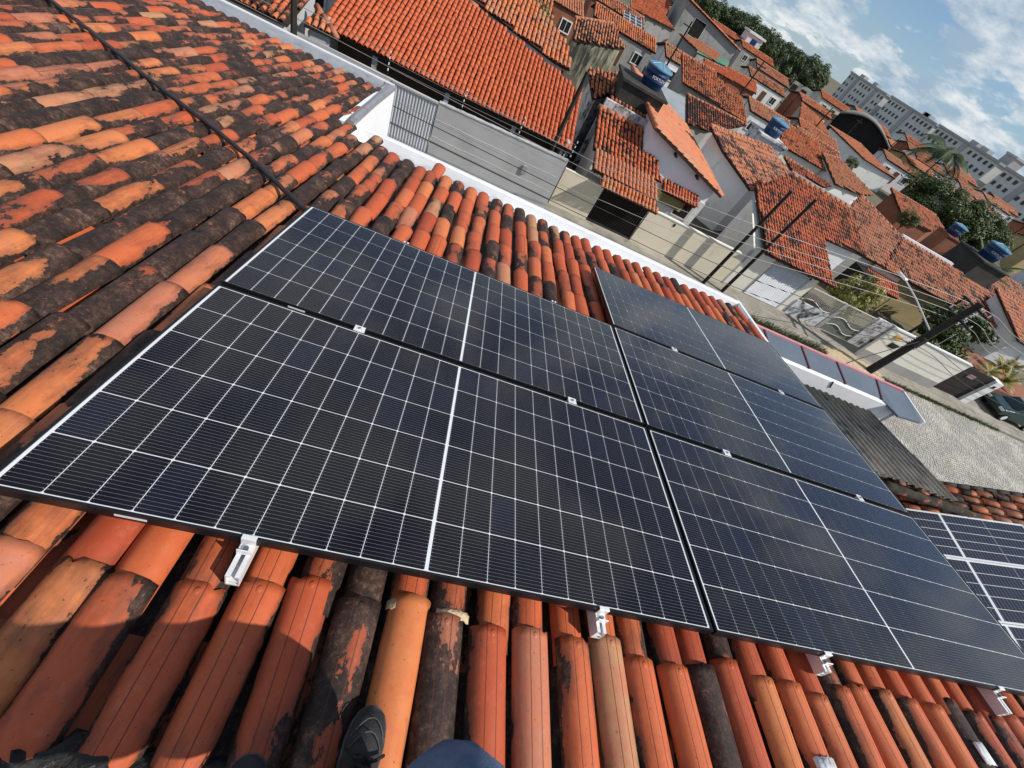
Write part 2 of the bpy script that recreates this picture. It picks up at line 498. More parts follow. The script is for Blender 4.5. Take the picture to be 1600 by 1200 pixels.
def proj(p):
    d = Vector(p) - CAM
    x, y, z = rt.dot(d), dn.dot(d), fw.dot(d)
    if z < 0.05: return None
    return 800 + 653.104 * x / z, 600 + 653.104 * y / z, z


def inside(poly, x, y):
    c = False
    n = len(poly)
    for i in range(n):
        x1, y1 = poly[i][0], poly[i][1]; x2, y2 = poly[(i+1) % n][0], poly[(i+1) % n][1]
        if (y1 > y) != (y2 > y) and x < (x2 - x1) * (y - y1) / (y2 - y1) + x1: c = not c
    return c


# roof deck (in the roof frame)
deck_poly = [(-5.2, -0.9), (5.10, -0.9), (5.10, 4.66), (-0.54, 4.84), (-0.58, 5.2), (-0.84, 7.66), (-5.2, 7.72)]
mb = MB()
nP = len(deck_poly)
mb.add([(u, v, -0.215) for u, v in deck_poly] + [(u, v, -0.30) for u, v in deck_poly],
       [tuple(range(nP)), tuple(range(2*nP - 1, nP - 1, -1))] + [(i, nP + i, nP + (i+1) % nP, (i+1) % nP) for i in range(nP)])
roof = mb.build('roof', MT['deck'], house, RM)

# house walls under the roof
wall = MB()
wpoly = [(-5.0, -6.0), (5.0, -6.0), (5.0, 4.60), (-0.80, 4.70), (-0.95, 7.35), (-5.0, 7.4)]
wz = [-0.25 - 0.189 * abs(y) for x, y in wpoly]
wall.prism(wpoly, G, wz)
wall.build('wall', MT['whitewall'], house)
# rear slope of the roof, behind the photographer
rear = MB()
A_, B_, C_, D_ = RF(-5.2, -0.86, -0.17), RF(5.1, -0.86, -0.17), Vector((5.1, -6.3, -1.05)), Vector((-5.2, -6.3, -1.05))
nn = 67
rv, rf_ = [], []
for i in range(nn * 4 + 1):
    t = i / (nn * 4)
    hgt = 0.055 * abs(math.sin(math.pi * i / 4))
    a = A_.lerp(B_, t) + Vector((0, 0, hgt)); d = D_.lerp(C_, t) + Vector((0, 0, hgt))
    rv += [a, d]
    if i: rf_.append((2*i - 2, 2*i - 1, 2*i + 1, 2*i))
rear.add(rv, rf_)
ro_ = rear.build('rear_slope', paint('rear_clay', (0.34, 0.09, 0.04), (0.06, 0.03, 0.02), 5, 0.85, bump=0.4), house, smooth=True)

# barrel tile meshes: x across, y down the slope, z up
tile_meshes = []
SEG = 10


def barrel(var):
    r2 = random.Random(100 + var)
    vs, fs, uv = [], [], []
    ys = [0.0, 0.14, 0.32, 0.47, TLEN]
    wob = [r2.uniform(-0.0015, 0.0015) for _ in range(SEG + 1)]
    w1 = 0.0705 + r2.uniform(-0.002, 0.0015)
    w0 = w1 * r2.uniform(0.88, 0.93)
    chip = r2.randint(2, SEG - 2) if var % 3 == 0 else -9
    for j, y in enumerate(ys):
        t = y / TLEN
        w = w0 + (w1 - w0) * t
        hh = w * 0.81
        lift = 0.013 * t
        for i in range(SEG + 1):
            a = math.pi * (0.03 + 0.94 * i / SEG)
            yy = y
            if j == len(ys) - 1: yy += r2.uniform(-0.004, 0.002) - (0.014 if abs(i - chip) < 1 else 0)
            vs.append((-w * math.cos(a) * (1 + wob[i] * 4), yy, hh * math.sin(a) + lift + wob[i]))
            uv.append((i / SEG, t, 0))
    n = SEG + 1
    for j in range(len(ys) - 1):
        for i in range(SEG):
            fs.append((j*n + i, j*n + i + 1, (j+1)*n + i + 1, (j+1)*n + i))
    # rim at the lower end
    b = len(vs); j = len(ys) - 1
    for i in range(n):
        x, y, z = vs[j*n + i]
        vs.append((x * 0.80, y - 0.001, (z - 0.013) * 0.79 + 0.010)); uv.append((i / SEG, 0.98, 0))
    for i in range(SEG):
        fs.append((j*n + i, j*n + i + 1, b + i + 1, b + i))
    b2 = len(vs)
    for i in range(n):
        x, y, z = vs[b + i]
        vs.append((x, y - 0.20, z - 0.006)); uv.append((i / SEG, 0.7, 0))
    for i in range(SEG):
        fs.append((b + i, b + i + 1, b2 + i + 1, b2 + i))
    return np.array(vs), fs, np.array(uv)


def tile_mesh(name, vs, fs, uv, tint=None, mat=None):
    me = bpy.data.meshes.new(name)
    me.from_pydata([tuple(p) for p in vs] if not isinstance(vs, np.ndarray) else vs.tolist(), [], fs)
    at = me.attributes.new('tuv', 'FLOAT_VECTOR', 'POINT')
    at.data.foreach_set('vector', np.asarray(uv, dtype=np.float32).ravel())
    if tint is not None:
        ct = me.attributes.new('tint', 'FLOAT_COLOR', 'POINT')
        ct.data.foreach_set('color', np.asarray(tint, dtype=np.float32).ravel())
    me.materials.append(mat)
    me.polygons.foreach_set('use_smooth', [True] * len(me.polygons))
    me.update()
    return me


BAR = [barrel(i) for i in range(7)]
for i, (vs_, fs_, uv_) in enumerate(BAR):
    tile_meshes.append(tile_mesh('barrel_tile', vs_, fs_, uv_, mat=MT['tile_obj']))

tile_poly = [(-5.1, -1.2), (5.06, -1.2), (5.06, 4.52), (-0.50, 4.66), (-0.57, 5.0), (-0.80, 7.44), (-5.1, 7.50)]


def under_panel(u, v):
    return (0.12 < u < 4.70 and 0.12 < v < 2.20) or (2.52 < u < 4.70 and 0.1 < v < 3.38)


specs = []
k0, k1 = int(math.floor((-5.1 - 0.87) / PITCH)), int(math.ceil((5.06 - 0.87) / PITCH))
for k in range(k0, k1 + 1):
    coloff = rng.uniform(-0.045, 0.045)
    ph = rng.uniform(0, 6.28)
    for j in range(0, 21):
        end = -0.085 + EXPO * j + coloff + rng.uniform(-0.014, 0.014)
        st = end - TLEN
        u = 0.87 + PITCH * k + 0.010 * math.sin(ph + j * 0.5) + rng.uniform(-0.004, 0.004)
        vc = end - 0.25
        if not inside(tile_poly, u, end - 0.30): continue
        yaw = rng.gauss(0, 0.017)
        roll = rng.gauss(0, 0.035)
        hh = BASE_H + rng.uniform(-0.004, 0.005) + (0.006 * math.sin(u * 1.7 + vc * 1.3))
        # lichen: heavy on the left field, lighter in front and by the street
        if u < 0.15 and vc > 0.0: base = 0.55
        elif vc > 2.2: base = 0.36
        elif u < 0.75: base = 0.42
        else: base = 0.37
        if u < -0.6: base += 0.02
        q = rng.random()
        if q < (0.16 if u < 0.15 else 0.13): mold = rng.uniform(0.60, 0.84)
        elif q < 0.42 and u > 0.15: mold = rng.uniform(0.20, 0.34)
        else: mold = base + rng.gauss(0, 0.15)
        if vc < 0.0 and u < 0.98: mold = rng.uniform(0.34, 0.56)
        if u < 0.15: hue = min(1, max(0, rng.gauss(0.58, 0.2)))
        else: hue = min(1, max(0, rng.gauss(0.42, 0.2)))
        if rng.random() < 0.06: hue = rng.uniform(0.9, 1.0)
        groove = 1.0 if (vc < 0.4 and u > 0.55 and rng.random() < 0.85) else (0.5 if (vc > 2.2 and u > 0.2 and rng.random() < 0.6) else (1.0 if rng.random() < 0.12 else 0.0))
        specs.append((u, st, hh, yaw, roll, rng.randrange(7), (mold, hue, rng.random(), groove)))

vis = []
for i, s in enumerate(specs):
    p = proj(RF(s[0], s[1] + 0.3, -0.1))
    if p is None or not (-60 < p[0] < 1660 and -60 < p[1] < 1270) or under_panel(s[0], s[1] + 0.25): continue
    vis.append((p[2], i))
vis.sort()
chosen = set(i for _, i in vis[:300])
rest_v, rest_f, rest_uv, rest_t = [], [], [], []
off = 0
for i, (u, st, hh, yaw, roll, var, tint) in enumerate(specs):
    M4 = Matrix.Translation((u, st, hh)) @ Matrix.Rotation(yaw, 4, 'Z') @ Matrix.Rotation(roll, 4, 'Y')
    if i in chosen:
        o = bpy.data.objects.new('barrel_tile', tile_meshes[var])
        o.color = tint
        put(o, roof, RM @ M4)
    else:
        vs_, fs_, uv_ = BAR[var]
        A = np.array(M4)
        rest_v.append(vs_ @ A[:3, :3].T + A[:3, 3])
        rest_f += [tuple(x + off for x in f) for f in fs_]
        rest_uv.append(uv_); rest_t.append(np.tile(tint, (len(vs_), 1)))
        off += len(vs_)
me = tile_mesh('barrel_tiles', np.concatenate(rest_v), rest_f, np.concatenate(rest_uv), np.concatenate(rest_t), MT['tile_attr'])
tag(put(bpy.data.objects.new('barrel_tiles', me), roof, RM), kind='stuff')

# channel tiles lying between the barrels (seen only in the gaps)
cv, cf, cu, ct_ = [], [], [], []
for k in range(k0 - 1, k1 + 1):
    uc = 0.87 + PITCH * (k + 0.5)
    for j in range(-1, 21):
        st = -0.30 + EXPO * j + rng.uniform(-0.02, 0.02)
        if not inside(tile_poly, uc, st + 0.36): continue
        b = len(cv)
        tint = (rng.uniform(0.35, 1.0), rng.uniform(0.3, 0.8), rng.random(), 0.0)
        for q, y in enumerate((0.0, TLEN)):
            lift = 0.014 * (q)
            for i in range(7):
                x = -0.075 + 0.15 * i / 6
                z = -0.192 + lift + 0.045 * (x / 0.075) ** 2
                cv.append((uc + x, st + y, z)); cu.append((i / 6, q, 0)); ct_.append(tint)
        for i in range(6):
            cf.append((b + i, b + i + 1, b + 8 + i, b + 7 + i))
me = tile_mesh('channel_tiles', cv, cf, cu, ct_, MT['tile_attr'])
tag(put(bpy.data.objects.new('channel_tiles', me), roof, RM), kind='stuff')

# ridge mortar and ridge tiles
mv, mf = [], []
nu, nv = 520, 22
rr_ = random.Random(5)
ga = [rr_.uniform(-1, 1) for _ in range(4000)]


def smooth_noise(x, s=0):
    i = math.floor(x); f = x - i; f = f * f * (3 - 2 * f)
    a = ga[(i + s * 131) % 4000]; b = ga[(i + 1 + s * 131) % 4000]
    return a + (b - a) * f


for j in range(nv):
    for i in range(nu):
        u = -5.1 + 10.2 * i / (nu - 1)
        v = -0.395 - 0.46 * j / (nv - 1)
        fe = -0.452 + 0.022 * smooth_noise(u * 9, 1) + 0.014 * smooth_noise(u * 31, 2)
        if u > 1.0: fe -= min(0.14, (u - 1.0) * 0.5)
        c = math.cos(2 * math.pi * (u - 0.87) / PITCH)      # 1 on barrels, -1 between
        fe += -0.012 * c
        t = min(1, max(0, (fe - v) / 0.045))
        h = -0.205 + t * 0.112 + 0.012 * smooth_noise(u * 23 + j * 3.1, 3) + 0.007 * smooth_noise(u * 57 + j * 7.7, 4)
        h -= 0.02 * t * (1 - c) * 0.5
        mv.append((u, v, h))
for j in range(nv - 1):
    for i in range(nu - 1):
        mf.append((j*nu + i, (j+1)*nu + i, (j+1)*nu + i + 1, j*nu + i + 1))
MB().add(mv, mf).build('ridge_mortar', MT['mortar'], roof, RM, smooth=True)
for i in range(26):
    if 0.3 < -5.0 + 0.40 * i < 0: pass
    o = bpy.data.objects.new('ridge_tile', tile_meshes[i % 7])
    o.color = (rng.uniform(0.3, 0.9), rng.uniform(0.3, 0.7), rng.random(), 0)
    put(o, roof, RM @ Matrix.Translation((-5.0 + 0.40 * i, -0.90, -0.13)) @ Matrix.Rotation(-math.pi / 2, 4, 'Z') @ Matrix.Diagonal((1.45, 1.0, 1.2, 1)))

# cream mortar bands squeezed out of two overlaps, white paint patches
def arc_band(name, u, v0, v1, mat, w=0.0675, lo=0.12, hi=0.88, lift=0.004, hbase=BASE_H):
    vs, fs = [], []
    for q, v in enumerate((v0, v1)):
        for i in range(13):
            a = math.pi * (lo + (hi - lo) * i / 12)
            jag = 0.003 * math.sin(i * 2.3 + q * 4)
            vs.append((u - (w + lift) * math.cos(a), v + jag, hbase + (w * 0.81 + lift) * math.sin(a) + 0.004))
    for i in range(12): fs.append((i, i + 1, 14 + i, 13 + i))
    b = MB().add(vs, fs).build(name, mat, roof, RM, smooth=True)
    sm = b.modifiers.new('solid', 'SOLIDIFY'); sm.thickness = 0.004
    return b


arc_band('mortar_band', 0.87 + PITCH * 2, -0.080, -0.050, MT['creammortar'], lift=0.008)
arc_band('mortar_band', 0.87 + PITCH * 3, -0.085, -0.055, MT['creammortar'], lift=0.008)
white_patch = paint('white_paint_patch', (0.75, 0.76, 0.76), (0.5, 0.5, 0.5), 40, 0.7, bump=0.3)
arc_band('paint_patch', 0.87 + PITCH * 20, -0.30, -0.22, white_patch, lo=0.35, hi=0.72, lift=0.010)
arc_band('paint_patch', 0.87 + PITCH * 13, -0.42, -0.34, white_patch, lo=0.25, hi=0.7, lift=0.010)

# gutter along the street eave: floor, outer rim, end cap
def strip(pts, prof, name, mat, parent, M=None, closed=True):
    """sweep a (v, h) profile along (u, v) points given in the roof frame"""
    vs, fs = [], []
    n = len(prof)
    for (u, v) in pts:
        for a, h in prof: vs.append((u, v + a, h))
    for i in range(len(pts) - 1):
        for k in range(n if closed else n - 1):
            fs.append((i*n + k, (i+1)*n + k, (i+1)*n + (k+1) % n, i*n + (k+1) % n))
    if closed:
        fs.append(tuple(range(n))); fs.append(tuple((len(pts)-1)*n + k for k in range(n-1, -1, -1)))
    return MB().add(vs, fs).build(name, mat, parent, RM if M is None else M)


eave = [(-0.50, 4.80), (0.6, 4.80), (2.2, 4.76), (3.8, 4.70), (5.30, 4.62)]
gut = strip(eave, [(-0.05, -0.30), (0.40, -0.30), (0.40, -0.33), (-0.05, -0.33)], 'gutter', MT['gutter'], house)
strip(eave, [(0.405, -0.36), (0.405, -0.17), (0.42, -0.155), (0.50, -0.155), (0.515, -0.17), (0.515, -0.60), (0.49, -0.60), (0.49, -0.36)], 'gutter_rim', MT['gutter'], gut)
strip([(5.305, 4.62), (5.36, 4.62)], [(-0.55, -0.45), (-0.55, -0.20), (0.52, -0.15), (0.52, -0.45)], 'end_cap', MT['gutter'], gut)
for (u, a) in ((1.35, 4.79), (2.72, 4.745), (4.05, 4.69)):
    strip([(u, a), (u + 0.07, a)], [(0.0, -0.298), (0.0, -0.285), (0.40, -0.285), (0.40, -0.298)], 'gutter_joint', MT['flash'], gut)
# crumpled foil flashing lying in the gutter
fv, ff = [], []
for i in range(40):
    for k in range(6):
        u = -0.3 + 1.75 * i / 39
        fv.append((u, 4.83 + 0.34 * k / 5 + rng.uniform(-0.012, 0.012), -0.285 + rng.uniform(0, 0.035)))
for i in range(39):
    for k in range(5): ff.append((i*6 + k, (i+1)*6 + k, (i+1)*6 + k + 1, i*6 + k + 1))
MB().add(fv, ff).build('foil', paint('foil', (0.75, 0.76, 0.78), (0.6, 0.62, 0.66), 10, 0.28, metal=0.8, bump=0.3, bscale=25), gut, RM)

# metal flashing around the deeper left part of the roof
left_edge = [(-5.2, 7.72), (-0.86, 7.66)]
fl = [(0.0, -0.16), (0.06, -0.13), (0.26, -0.075), (0.34, -0.07), (0.40, -0.07), (0.40, -0.6), (0.0, -0.6)]
strip(left_edge, fl, 'eave_flashing', MT['flash'], house)
strip([(-5.2, 8.06), (-0.86, 8.0), (-0.70, 8.0)], [(0.0, -0.068), (0.0, -0.050), (0.07, -0.050), (0.07, -0.068)], 'flashing_rim', MT['gutter'], house)
# rim on the stepped side, from the far corner back to the gutter, and the white face below it
sv, sf = [], []
side = [(-0.845, -0.665, 8.06), (-0.78, -0.62, 7.3), (-0.70, -0.57, 6.4), (-0.635, -0.505, 5.5), (-0.575, -0.455, 4.88)]
for (ui, uo, v) in side:
    sv += [(ui, v, -0.145), (ui + 0.03, v, -0.085), (uo - 0.05, v, -0.058), (uo, v, -0.058), (uo, v, -0.12), (ui, v, -0.20)]
for i in range(len(side) - 1):
    for k in range(6): sf.append((i*6 + k, i*6 + (k+1) % 6, (i+1)*6 + (k+1) % 6, (i+1)*6 + k))
sf += [tuple(range(5, -1, -1)), tuple((len(side)-1)*6 + k for k in range(6))]
MB().add(sv, sf).build('side_flashing', MT['flash'], house, RM)
ev = MB()
tops = [RF(uo - 0.012, v, -0.10) for (ui, uo, v) in side]
wv_ = tops + [Vector((p.x, p.y, -4.0)) for p in tops] + [p + Vector((-0.15, 0, 0)) for p in tops] + [Vector((p.x - 0.15, p.y, -4.0)) for p in tops]
k5 = len(tops)
wf_ = []
for i in range(k5 - 1):
    wf_ += [(i, i + 1, k5 + i + 1, k5 + i), (2*k5 + i, 3*k5 + i, 3*k5 + i + 1, 2*k5 + i + 1), (i, 2*k5 + i, 2*k5 + i + 1, i + 1)]
wf_ += [(0, k5, 3*k5, 2*k5), (k5 - 1, 3*k5 - 1, 4*k5 - 1, 2*k5 - 1)]
ev.add(wv_, wf_)
ev.build('step_wall', MT['whitewall'], house)

# ------------------------------------------------------------------ black conduit over the tiles
cp = []
pts_c = [(-4.2, 5.19), (-3.037, 4.425), (-2.48, 4.067), (-1.579, 3.444), (-1.032, 3.108), (-0.558, 2.772), (-0.09, 2.377), (0.25, 2.10)]
for i in range(len(pts_c) - 1):
    for q in range(8):
        t = q / 8
        u = pts_c[i][0] * (1 - t) + pts_c[i+1][0] * t; v = pts_c[i][1] * (1 - t) + pts_c[i+1][1] * t
        c = math.cos(2 * math.pi * (u - 0.87) / PITCH)
        cp.append(RF(u, v, -0.070 + 0.004 * c))
cond = MB().tube(cp, 0.0175, 10).build('conduit', MT['cable'], None, smooth=True)
tag(cond, 'black corrugated conduit lying across the mottled tiles', 'cable')

# ------------------------------------------------------------------ solar panels
PL, PW = 2.384, 1.134
GX, GY = 0.0173, 0.0295
cu_, cw_ = 0.1030, 0.1815
CH = 0.0035


def cell_mesh():
    x, y, t = cu_ / 2, cw_ / 2, 0.0008
    p = [(-x + CH, -y), (x - CH, -y), (x, -y + CH), (x, y - CH), (x - CH, y), (-x + CH, y), (-x, y - CH), (-x, -y + CH)]
    b = MB()
    b.add([(a, c, 0) for a, c in p] + [(a, c, t) for a, c in p],
          [tuple(range(8, 16))] + [(i, (i+1) % 8, 8 + (i+1) % 8, 8 + i) for i in range(8)])
    return b.mesh('cell', MT['cell'])


def frame_mesh(L_, W_, lip=0.0085, dep=0.035):
    b = MB()
    b.box((0, 0, -dep), (L_, lip, 0)); b.box((0, W_ - lip, -dep), (L_, W_, 0))
    b.box((0, lip, -dep), (lip, W_ - lip, 0)); b.box((L_ - lip, lip, -dep), (L_, W_ - lip, 0))
    b.box((lip, lip, -dep), (L_ - lip, lip + 0.018, -dep + 0.002)); b.box((lip, W_ - lip - 0.018, -dep), (L_ - lip, W_ - lip, -dep + 0.002))
    return b.mesh('frame', MT['blackframe'])


CELL = cell_mesh()
FRAME = frame_mesh(PL, PW)
bk = MB().box((0.0085, 0.0085, -0.0065), (PL - 0.0085, PW - 0.0085, -0.0038))
BACK = bk.mesh('backsheet', MT['back'])
xs = [0.0285 + cu_ / 2 + i * (cu_ + 0.0018) for i in range(11)]
mid = PL / 2
xs = [mid - 0.007 - cu_ / 2 - i * (cu_ + 0.0032) for i in range(11)] + [mid + 0.007 + cu_ / 2 + i * (cu_ + 0.0032) for i in range(11)]
ys = [0.0135 + cw_ / 2 + j * (cw_ + 0.0034) for j in range(6)]
panel_specs = [
    (0, 0, 'front solar panel nearest the feet, left of its row, lowest left in view'),
    (1, 0, 'front right solar panel beside the one nearest the feet, meeting the lower panels at right'),
    (0, 1, 'solar panel second from the feet, with the black conduit ending at its far left corner'),
    (1, 1, 'solar panel in the middle of the right column of three'),
    (1, 2, 'solar panel farthest down the roof, next to the white gutter')]
for (c, r, lab) in panel_specs:
    M4 = RM @ Matrix.Translation((c * (PL + GX), r * (PW + GY), 0))
    root = empty('solar_panel', mat=M4)
    tag(root, lab, 'solar panel', 'black framed solar panels on the tiled roof')
    put(bpy.data.objects.new('frame', FRAME), root, M4)
    put(bpy.data.objects.new('backsheet', BACK), root, M4)
    for x in xs:
        for y in ys:
            put(bpy.data.objects.new('cell', CELL), root, M4 @ Matrix.Translation((x, y, -0.0034)))
    # small barcode sticker on the frame side
    if (c, r) in ((0, 0), (0, 1)):
        MB().box((0.30, -0.0012, -0.021), (0.38, 0.0005, -0.013)).build('sticker', MT['back'], root, M4)

# aluminium rails with end and mid clamps
bolt_m = paint('steel_bolt', (0.35, 0.35, 0.36), (0.25, 0.25, 0.26), 60, 0.3, metal=0.9, bump=0)
rail_specs = [(0.650, -0.10, 2.40, (1,), 'silver mounting rail sticking out under the front left panel corner by the feet'),
              (1.875, -0.068, 2.40, (1,), 'silver mounting rail sticking out below the right half of the front left panel'),
              (3.015, -0.058, 3.50, (1, 2), 'silver mounting rail under the left half of the right panel column'),
              (4.235, -0.095, 3.50, (1, 2), 'silver mounting rail under the right half of the right panel column')]
for (u, v0, v1, mids, lab) in rail_specs:
    root = empty('mounting_rail', mat=RM @ Matrix.Translation((u, v0, 0)))
    tag(root, lab, 'rail', 'mounting rails of the solar panels')
    b = MB()
    z0, z1 = -0.0905, -0.0355
    b.box((u - 0.019, v0, z0), (u + 0.019, v1, z0 + 0.006))
    b.box((u - 0.019, v0, z0 + 0.006), (u - 0.0155, v1, z1)); b.box((u + 0.0155, v0, z0 + 0.006), (u + 0.019, v1, z1))
    b.box((u - 0.0155, v0, z1 - 0.006), (u - 0.006, v1, z1)); b.box((u + 0.006, v0, z1 - 0.006), (u + 0.0155, v1, z1))
    b.box((u - 0.0155, v0, z0 + 0.022), (u + 0.0155, v1, z0 + 0.025))
    b.build('bar', MT['silver'], root, RM)
    c = MB()
    c.box((u - 0.021, -0.034, -0.0355), (u + 0.021, -0.0015, -0.030)); c.box((u - 0.021, -0.006, -0.030), (u + 0.021, -0.0015, 0.0015))
    c.box((u - 0.021, -0.006, 0.0015), (u + 0.021, 0.009, 0.0045)); c.box((u - 0.021, -0.034, -0.030), (u + 0.021, -0.030, -0.012))
    bevel(c.build('end_clamp', MT['silver'], root, RM), 0.0012, 2)
    hexm = MB().tube([(u, -0.019, -0.031), (u, -0.019, -0.020)], 0.008, 6)
    hexm.build('bolt', bolt_m, root, RM)
    for q in mids:
        vv = q * (PW + GY) - GY / 2
        c = MB()
        c.box((u - 0.026, vv - 0.024, 0.0012), (u + 0.026, vv + 0.024, 0.0042))
        c.box((u - 0.026, vv - 0.0115, -0.030), (u + 0.026, vv + 0.0115, 0.0010))
        bevel(c.build('mid_clamp', MT['silver'], root, RM), 0.001, 2)
        MB().tube([(u, vv, 0.0043), (u, vv, 0.0105)], 0.0075, 6).build('bolt', bolt_m, root, RM)
# ------------------------------------------------------------------ tile fields for the other roofs
def fieldmesh(pitch, expo, seg=4):
    vs, uv, fs = [], [], []
    w = pitch * 0.44; hh = pitch * 0.36; ln = expo * 1.16
    for q, y in enumerate((0.0, ln)):
        for i in range(seg + 1):
            a = math.pi * (0.04 + 0.92 * i / seg)
            ww = w * (0.9 if q == 0 else 1.0)
            vs.append((-ww * math.cos(a), y, hh * math.sin(a) + (0.045 if q else 0.0))); uv.append((i / seg, q, 0))
    n = seg + 1
    for i in range(seg): fs.append((i, i + 1, n + i + 1, n + i))
    b = len(vs)
    for i in range(n):
        x, y, z = vs[n + i]; vs.append((x * 0.8, y, z - 0.03)); uv.append((i / seg, 1, 0))
    for i in range(seg): fs.append((n + i, n + i + 1, b + i + 1, b + i))
    return np.array(vs), fs, np.array(uv)


def poly_of(s):
    return [Vector([float(x) for x in q.split()]) for q in s.split(';')]


def tiled(parent, poly, pitch=0.24, expo=0.40, mold=0.4, hue=0.5, parts=0, seed=1, seg=4, mspread=0.14, hspread=0.14, thick=0.10, down=None, name='roof', capped=True):
    """roof plane: a deck mesh with its tiles as children"""
    r = random.Random(seed)
    P = poly if not isinstance(poly, str) else poly_of(poly)
    n = Vector((0, 0, 0))
    for i in range(len(P)):
        a, b = P[i], P[(i+1) % len(P)]
        n += Vector(((a.y - b.y) * (a.z + b.z), (a.z - b.z) * (a.x + b.x), (a.x - b.x) * (a.y + b.y)))
    n.normalize()
    if n.z < 0: n = -n; P = P[::-1]
    d = Vector((0, 0, -1)) if down is None else Vector(down)
    d = (d - n * d.dot(n)).normalized()
    e = d.cross(n).normalized()
    O = P[0]
    ab = [((p - O).dot(e), (p - O).dot(d)) for p in P]
    k = len(P)
    mb = MB().add([p - n * 0.035 for p in P] + [p - n * (0.035 + thick) for p in P],
                  [tuple(range(k)), tuple(range(2*k - 1, k - 1, -1))] + [(i, k + i, k + (i+1) % k, (i+1) % k) for i in range(k)])
    ro = mb.build(name, MT['deckfar'], parent)
    Mx = Matrix((e, d, n)).transposed().to_4x4()
    vs_, fs_, uv_ = fieldmesh(pitch, expo, seg)
    a0, a1 = min(q[0] for q in ab), max(q[0] for q in ab)
    b0, b1 = min(q[1] for q in ab), max(q[1] for q in ab)
    items = []
    na = max(1, int(round((a1 - a0) / pitch))); pa = (a1 - a0) / na
    nb = max(1, int(round((b1 - b0) / expo))); pb = (b1 - b0) / nb
    for ia in range(na):
        for ib in range(nb):
            a = a0 + (ia + 0.5) * pa; b = b0 + (ib + 0.5) * pb
            if not inside(ab, a, b): continue
            m = mold + r.gauss(0, mspread); h = hue + r.gauss(0, hspread)
            items.append((a + r.uniform(-1, 1) * 0.012, b - pb * 0.56 + r.uniform(-1, 1) * 0.012, r.uniform(-0.006, 0.008), r.gauss(0, 0.012),
                          (m, min(1, max(0, h)), r.random(), 0.0)))
    if capped:
        be = max(range(k), key=lambda i: (P[i].z + P[(i+1) % k].z) - (3 if abs(P[i].z - P[(i+1) % k].z) > 0.5 or (P[i] - P[(i+1) % k]).length < 1.5 else 0))
        pa_, pb_ = P[be], P[(be+1) % k]
        nc = max(2, int((pb_ - pa_).length / 0.42))
        rc = MB()
        for i in range(nc):
            s0, s1 = pa_.lerp(pb_, i / nc), pa_.lerp(pb_, (i + 1.08) / nc)
            rc.tube([s0 + Vector((0, 0, 0.0)), s1 + Vector((0, 0, 0.02))], [0.10, 0.125], 8)
        rc.build('ridge_cap', MT['ridgecap'], ro, smooth=True)
    order = list(range(len(items)))
    if parts:
        def dist(i):
            p = proj(O + e * items[i][0] + d * items[i][1])
            if p is None or not (-20 < p[0] < 1620 and -20 < p[1] < 1220): return 1e6
            return p[2]
        order.sort(key=dist)
    near = order[:parts]; far = order[parts:]
    if near:
        me1 = tile_mesh('roof_tile', vs_, fs_, uv_, mat=MT['tile_objfar'])
        for i in near:
            a, b, h, yaw, t = items[i]
            o = bpy.data.objects.new('roof_tile', me1); o.color = t
            M4 = Mx.copy(); M4.translation = O + e * a + d * b + n * (h - 0.02)
            put(o, ro, M4 @ Matrix.Rotation(yaw, 4, 'Z'))
    if far:
        E3 = np.array(Mx)[:3, :3]
        VV, FF, UU, TT = [], [], [], []
        fa = np.array(fs_)
        for q, i in enumerate(far):
            a, b, h, yaw, t = items[i]
            c, s = math.cos(yaw), math.sin(yaw)
            loc = np.stack([vs_[:, 0] * c - vs_[:, 1] * s + a, vs_[:, 0] * s + vs_[:, 1] * c + b, vs_[:, 2] + h - 0.02], 1)
            VV.append(loc); FF.append(fa + q * len(vs_)); UU.append(uv_); TT.append(np.tile(t, (len(vs_), 1)))
        V = np.concatenate(VV) @ E3.T + np.array(O)
        me = tile_mesh('roof_tiles', V, np.concatenate(FF).tolist(), np.concatenate(UU), np.concatenate(TT), MT['tile_far'])
        tag(put(bpy.data.objects.new('roof_tiles', me), ro), kind='stuff')
    return ro


MT['deckfar'] = paint('clay_underlay', (0.055, 0.026, 0.018), (0.025, 0.014, 0.011), 4, 0.9, bump=0.2)
MT['ridgecap'] = paint('ridge_clay', (0.50, 0.20, 0.11), (0.30, 0.12, 0.07), 2, 0.85, bump=0.3, stain=(0.04, 0.03, 0.025), stain_lo=0.55, stain_hi=0.7, stain_scale=2)
MT['tile_objfar'] = tile_mat('clay_tile_single', 'object', near=False)

# ------------------------------------------------------------------ lower buildings on the right
low = empty('low_house', (11.5, 1.0, G))
tag(low, 'lower neighbouring house with old small clay tiles and a solar array', 'house')
zt = lambda x: -2.36 + 0.27 * (x - 10.2)
ty = 3.86
tiled(low, [Vector((8.2, -3.0, zt(8.2))), Vector((15.5, -3.0, zt(15.5))), Vector((15.5, ty, zt(15.5))), Vector((8.2, ty, zt(8.2)))],
      pitch=0.165, expo=0.34, mold=0.44, hue=0.72, parts=120, seed=21, seg=6, mspread=0.15, hspread=0.16, capped=False)
MB().prism([(8.3, -2.8), (15.3, -2.8), (15.3, 3.7), (8.3, 3.7)], G, [zt(8.3) - 0.3, zt(15.3) - 0.3, zt(15.3) - 0.3, zt(8.3) - 0.3]).build('wall', MT['whitewall'], low)
# dark ridge capping and kerb along the street edge of that roof
cap = MB()
for i in range(24):
    x0 = 10.35 + i * 0.26
    cap.tube([(x0, ty + 0.03, zt(x0) + 0.0), (x0 + 0.27, ty + 0.03, zt(x0 + 0.27) + 0.015)], 0.055, 7)
cap.build('edge_capping', paint('dark_capping', (0.05, 0.04, 0.035), (0.025, 0.02, 0.018), 6, 0.9, bump=0.4), low, smooth=True)
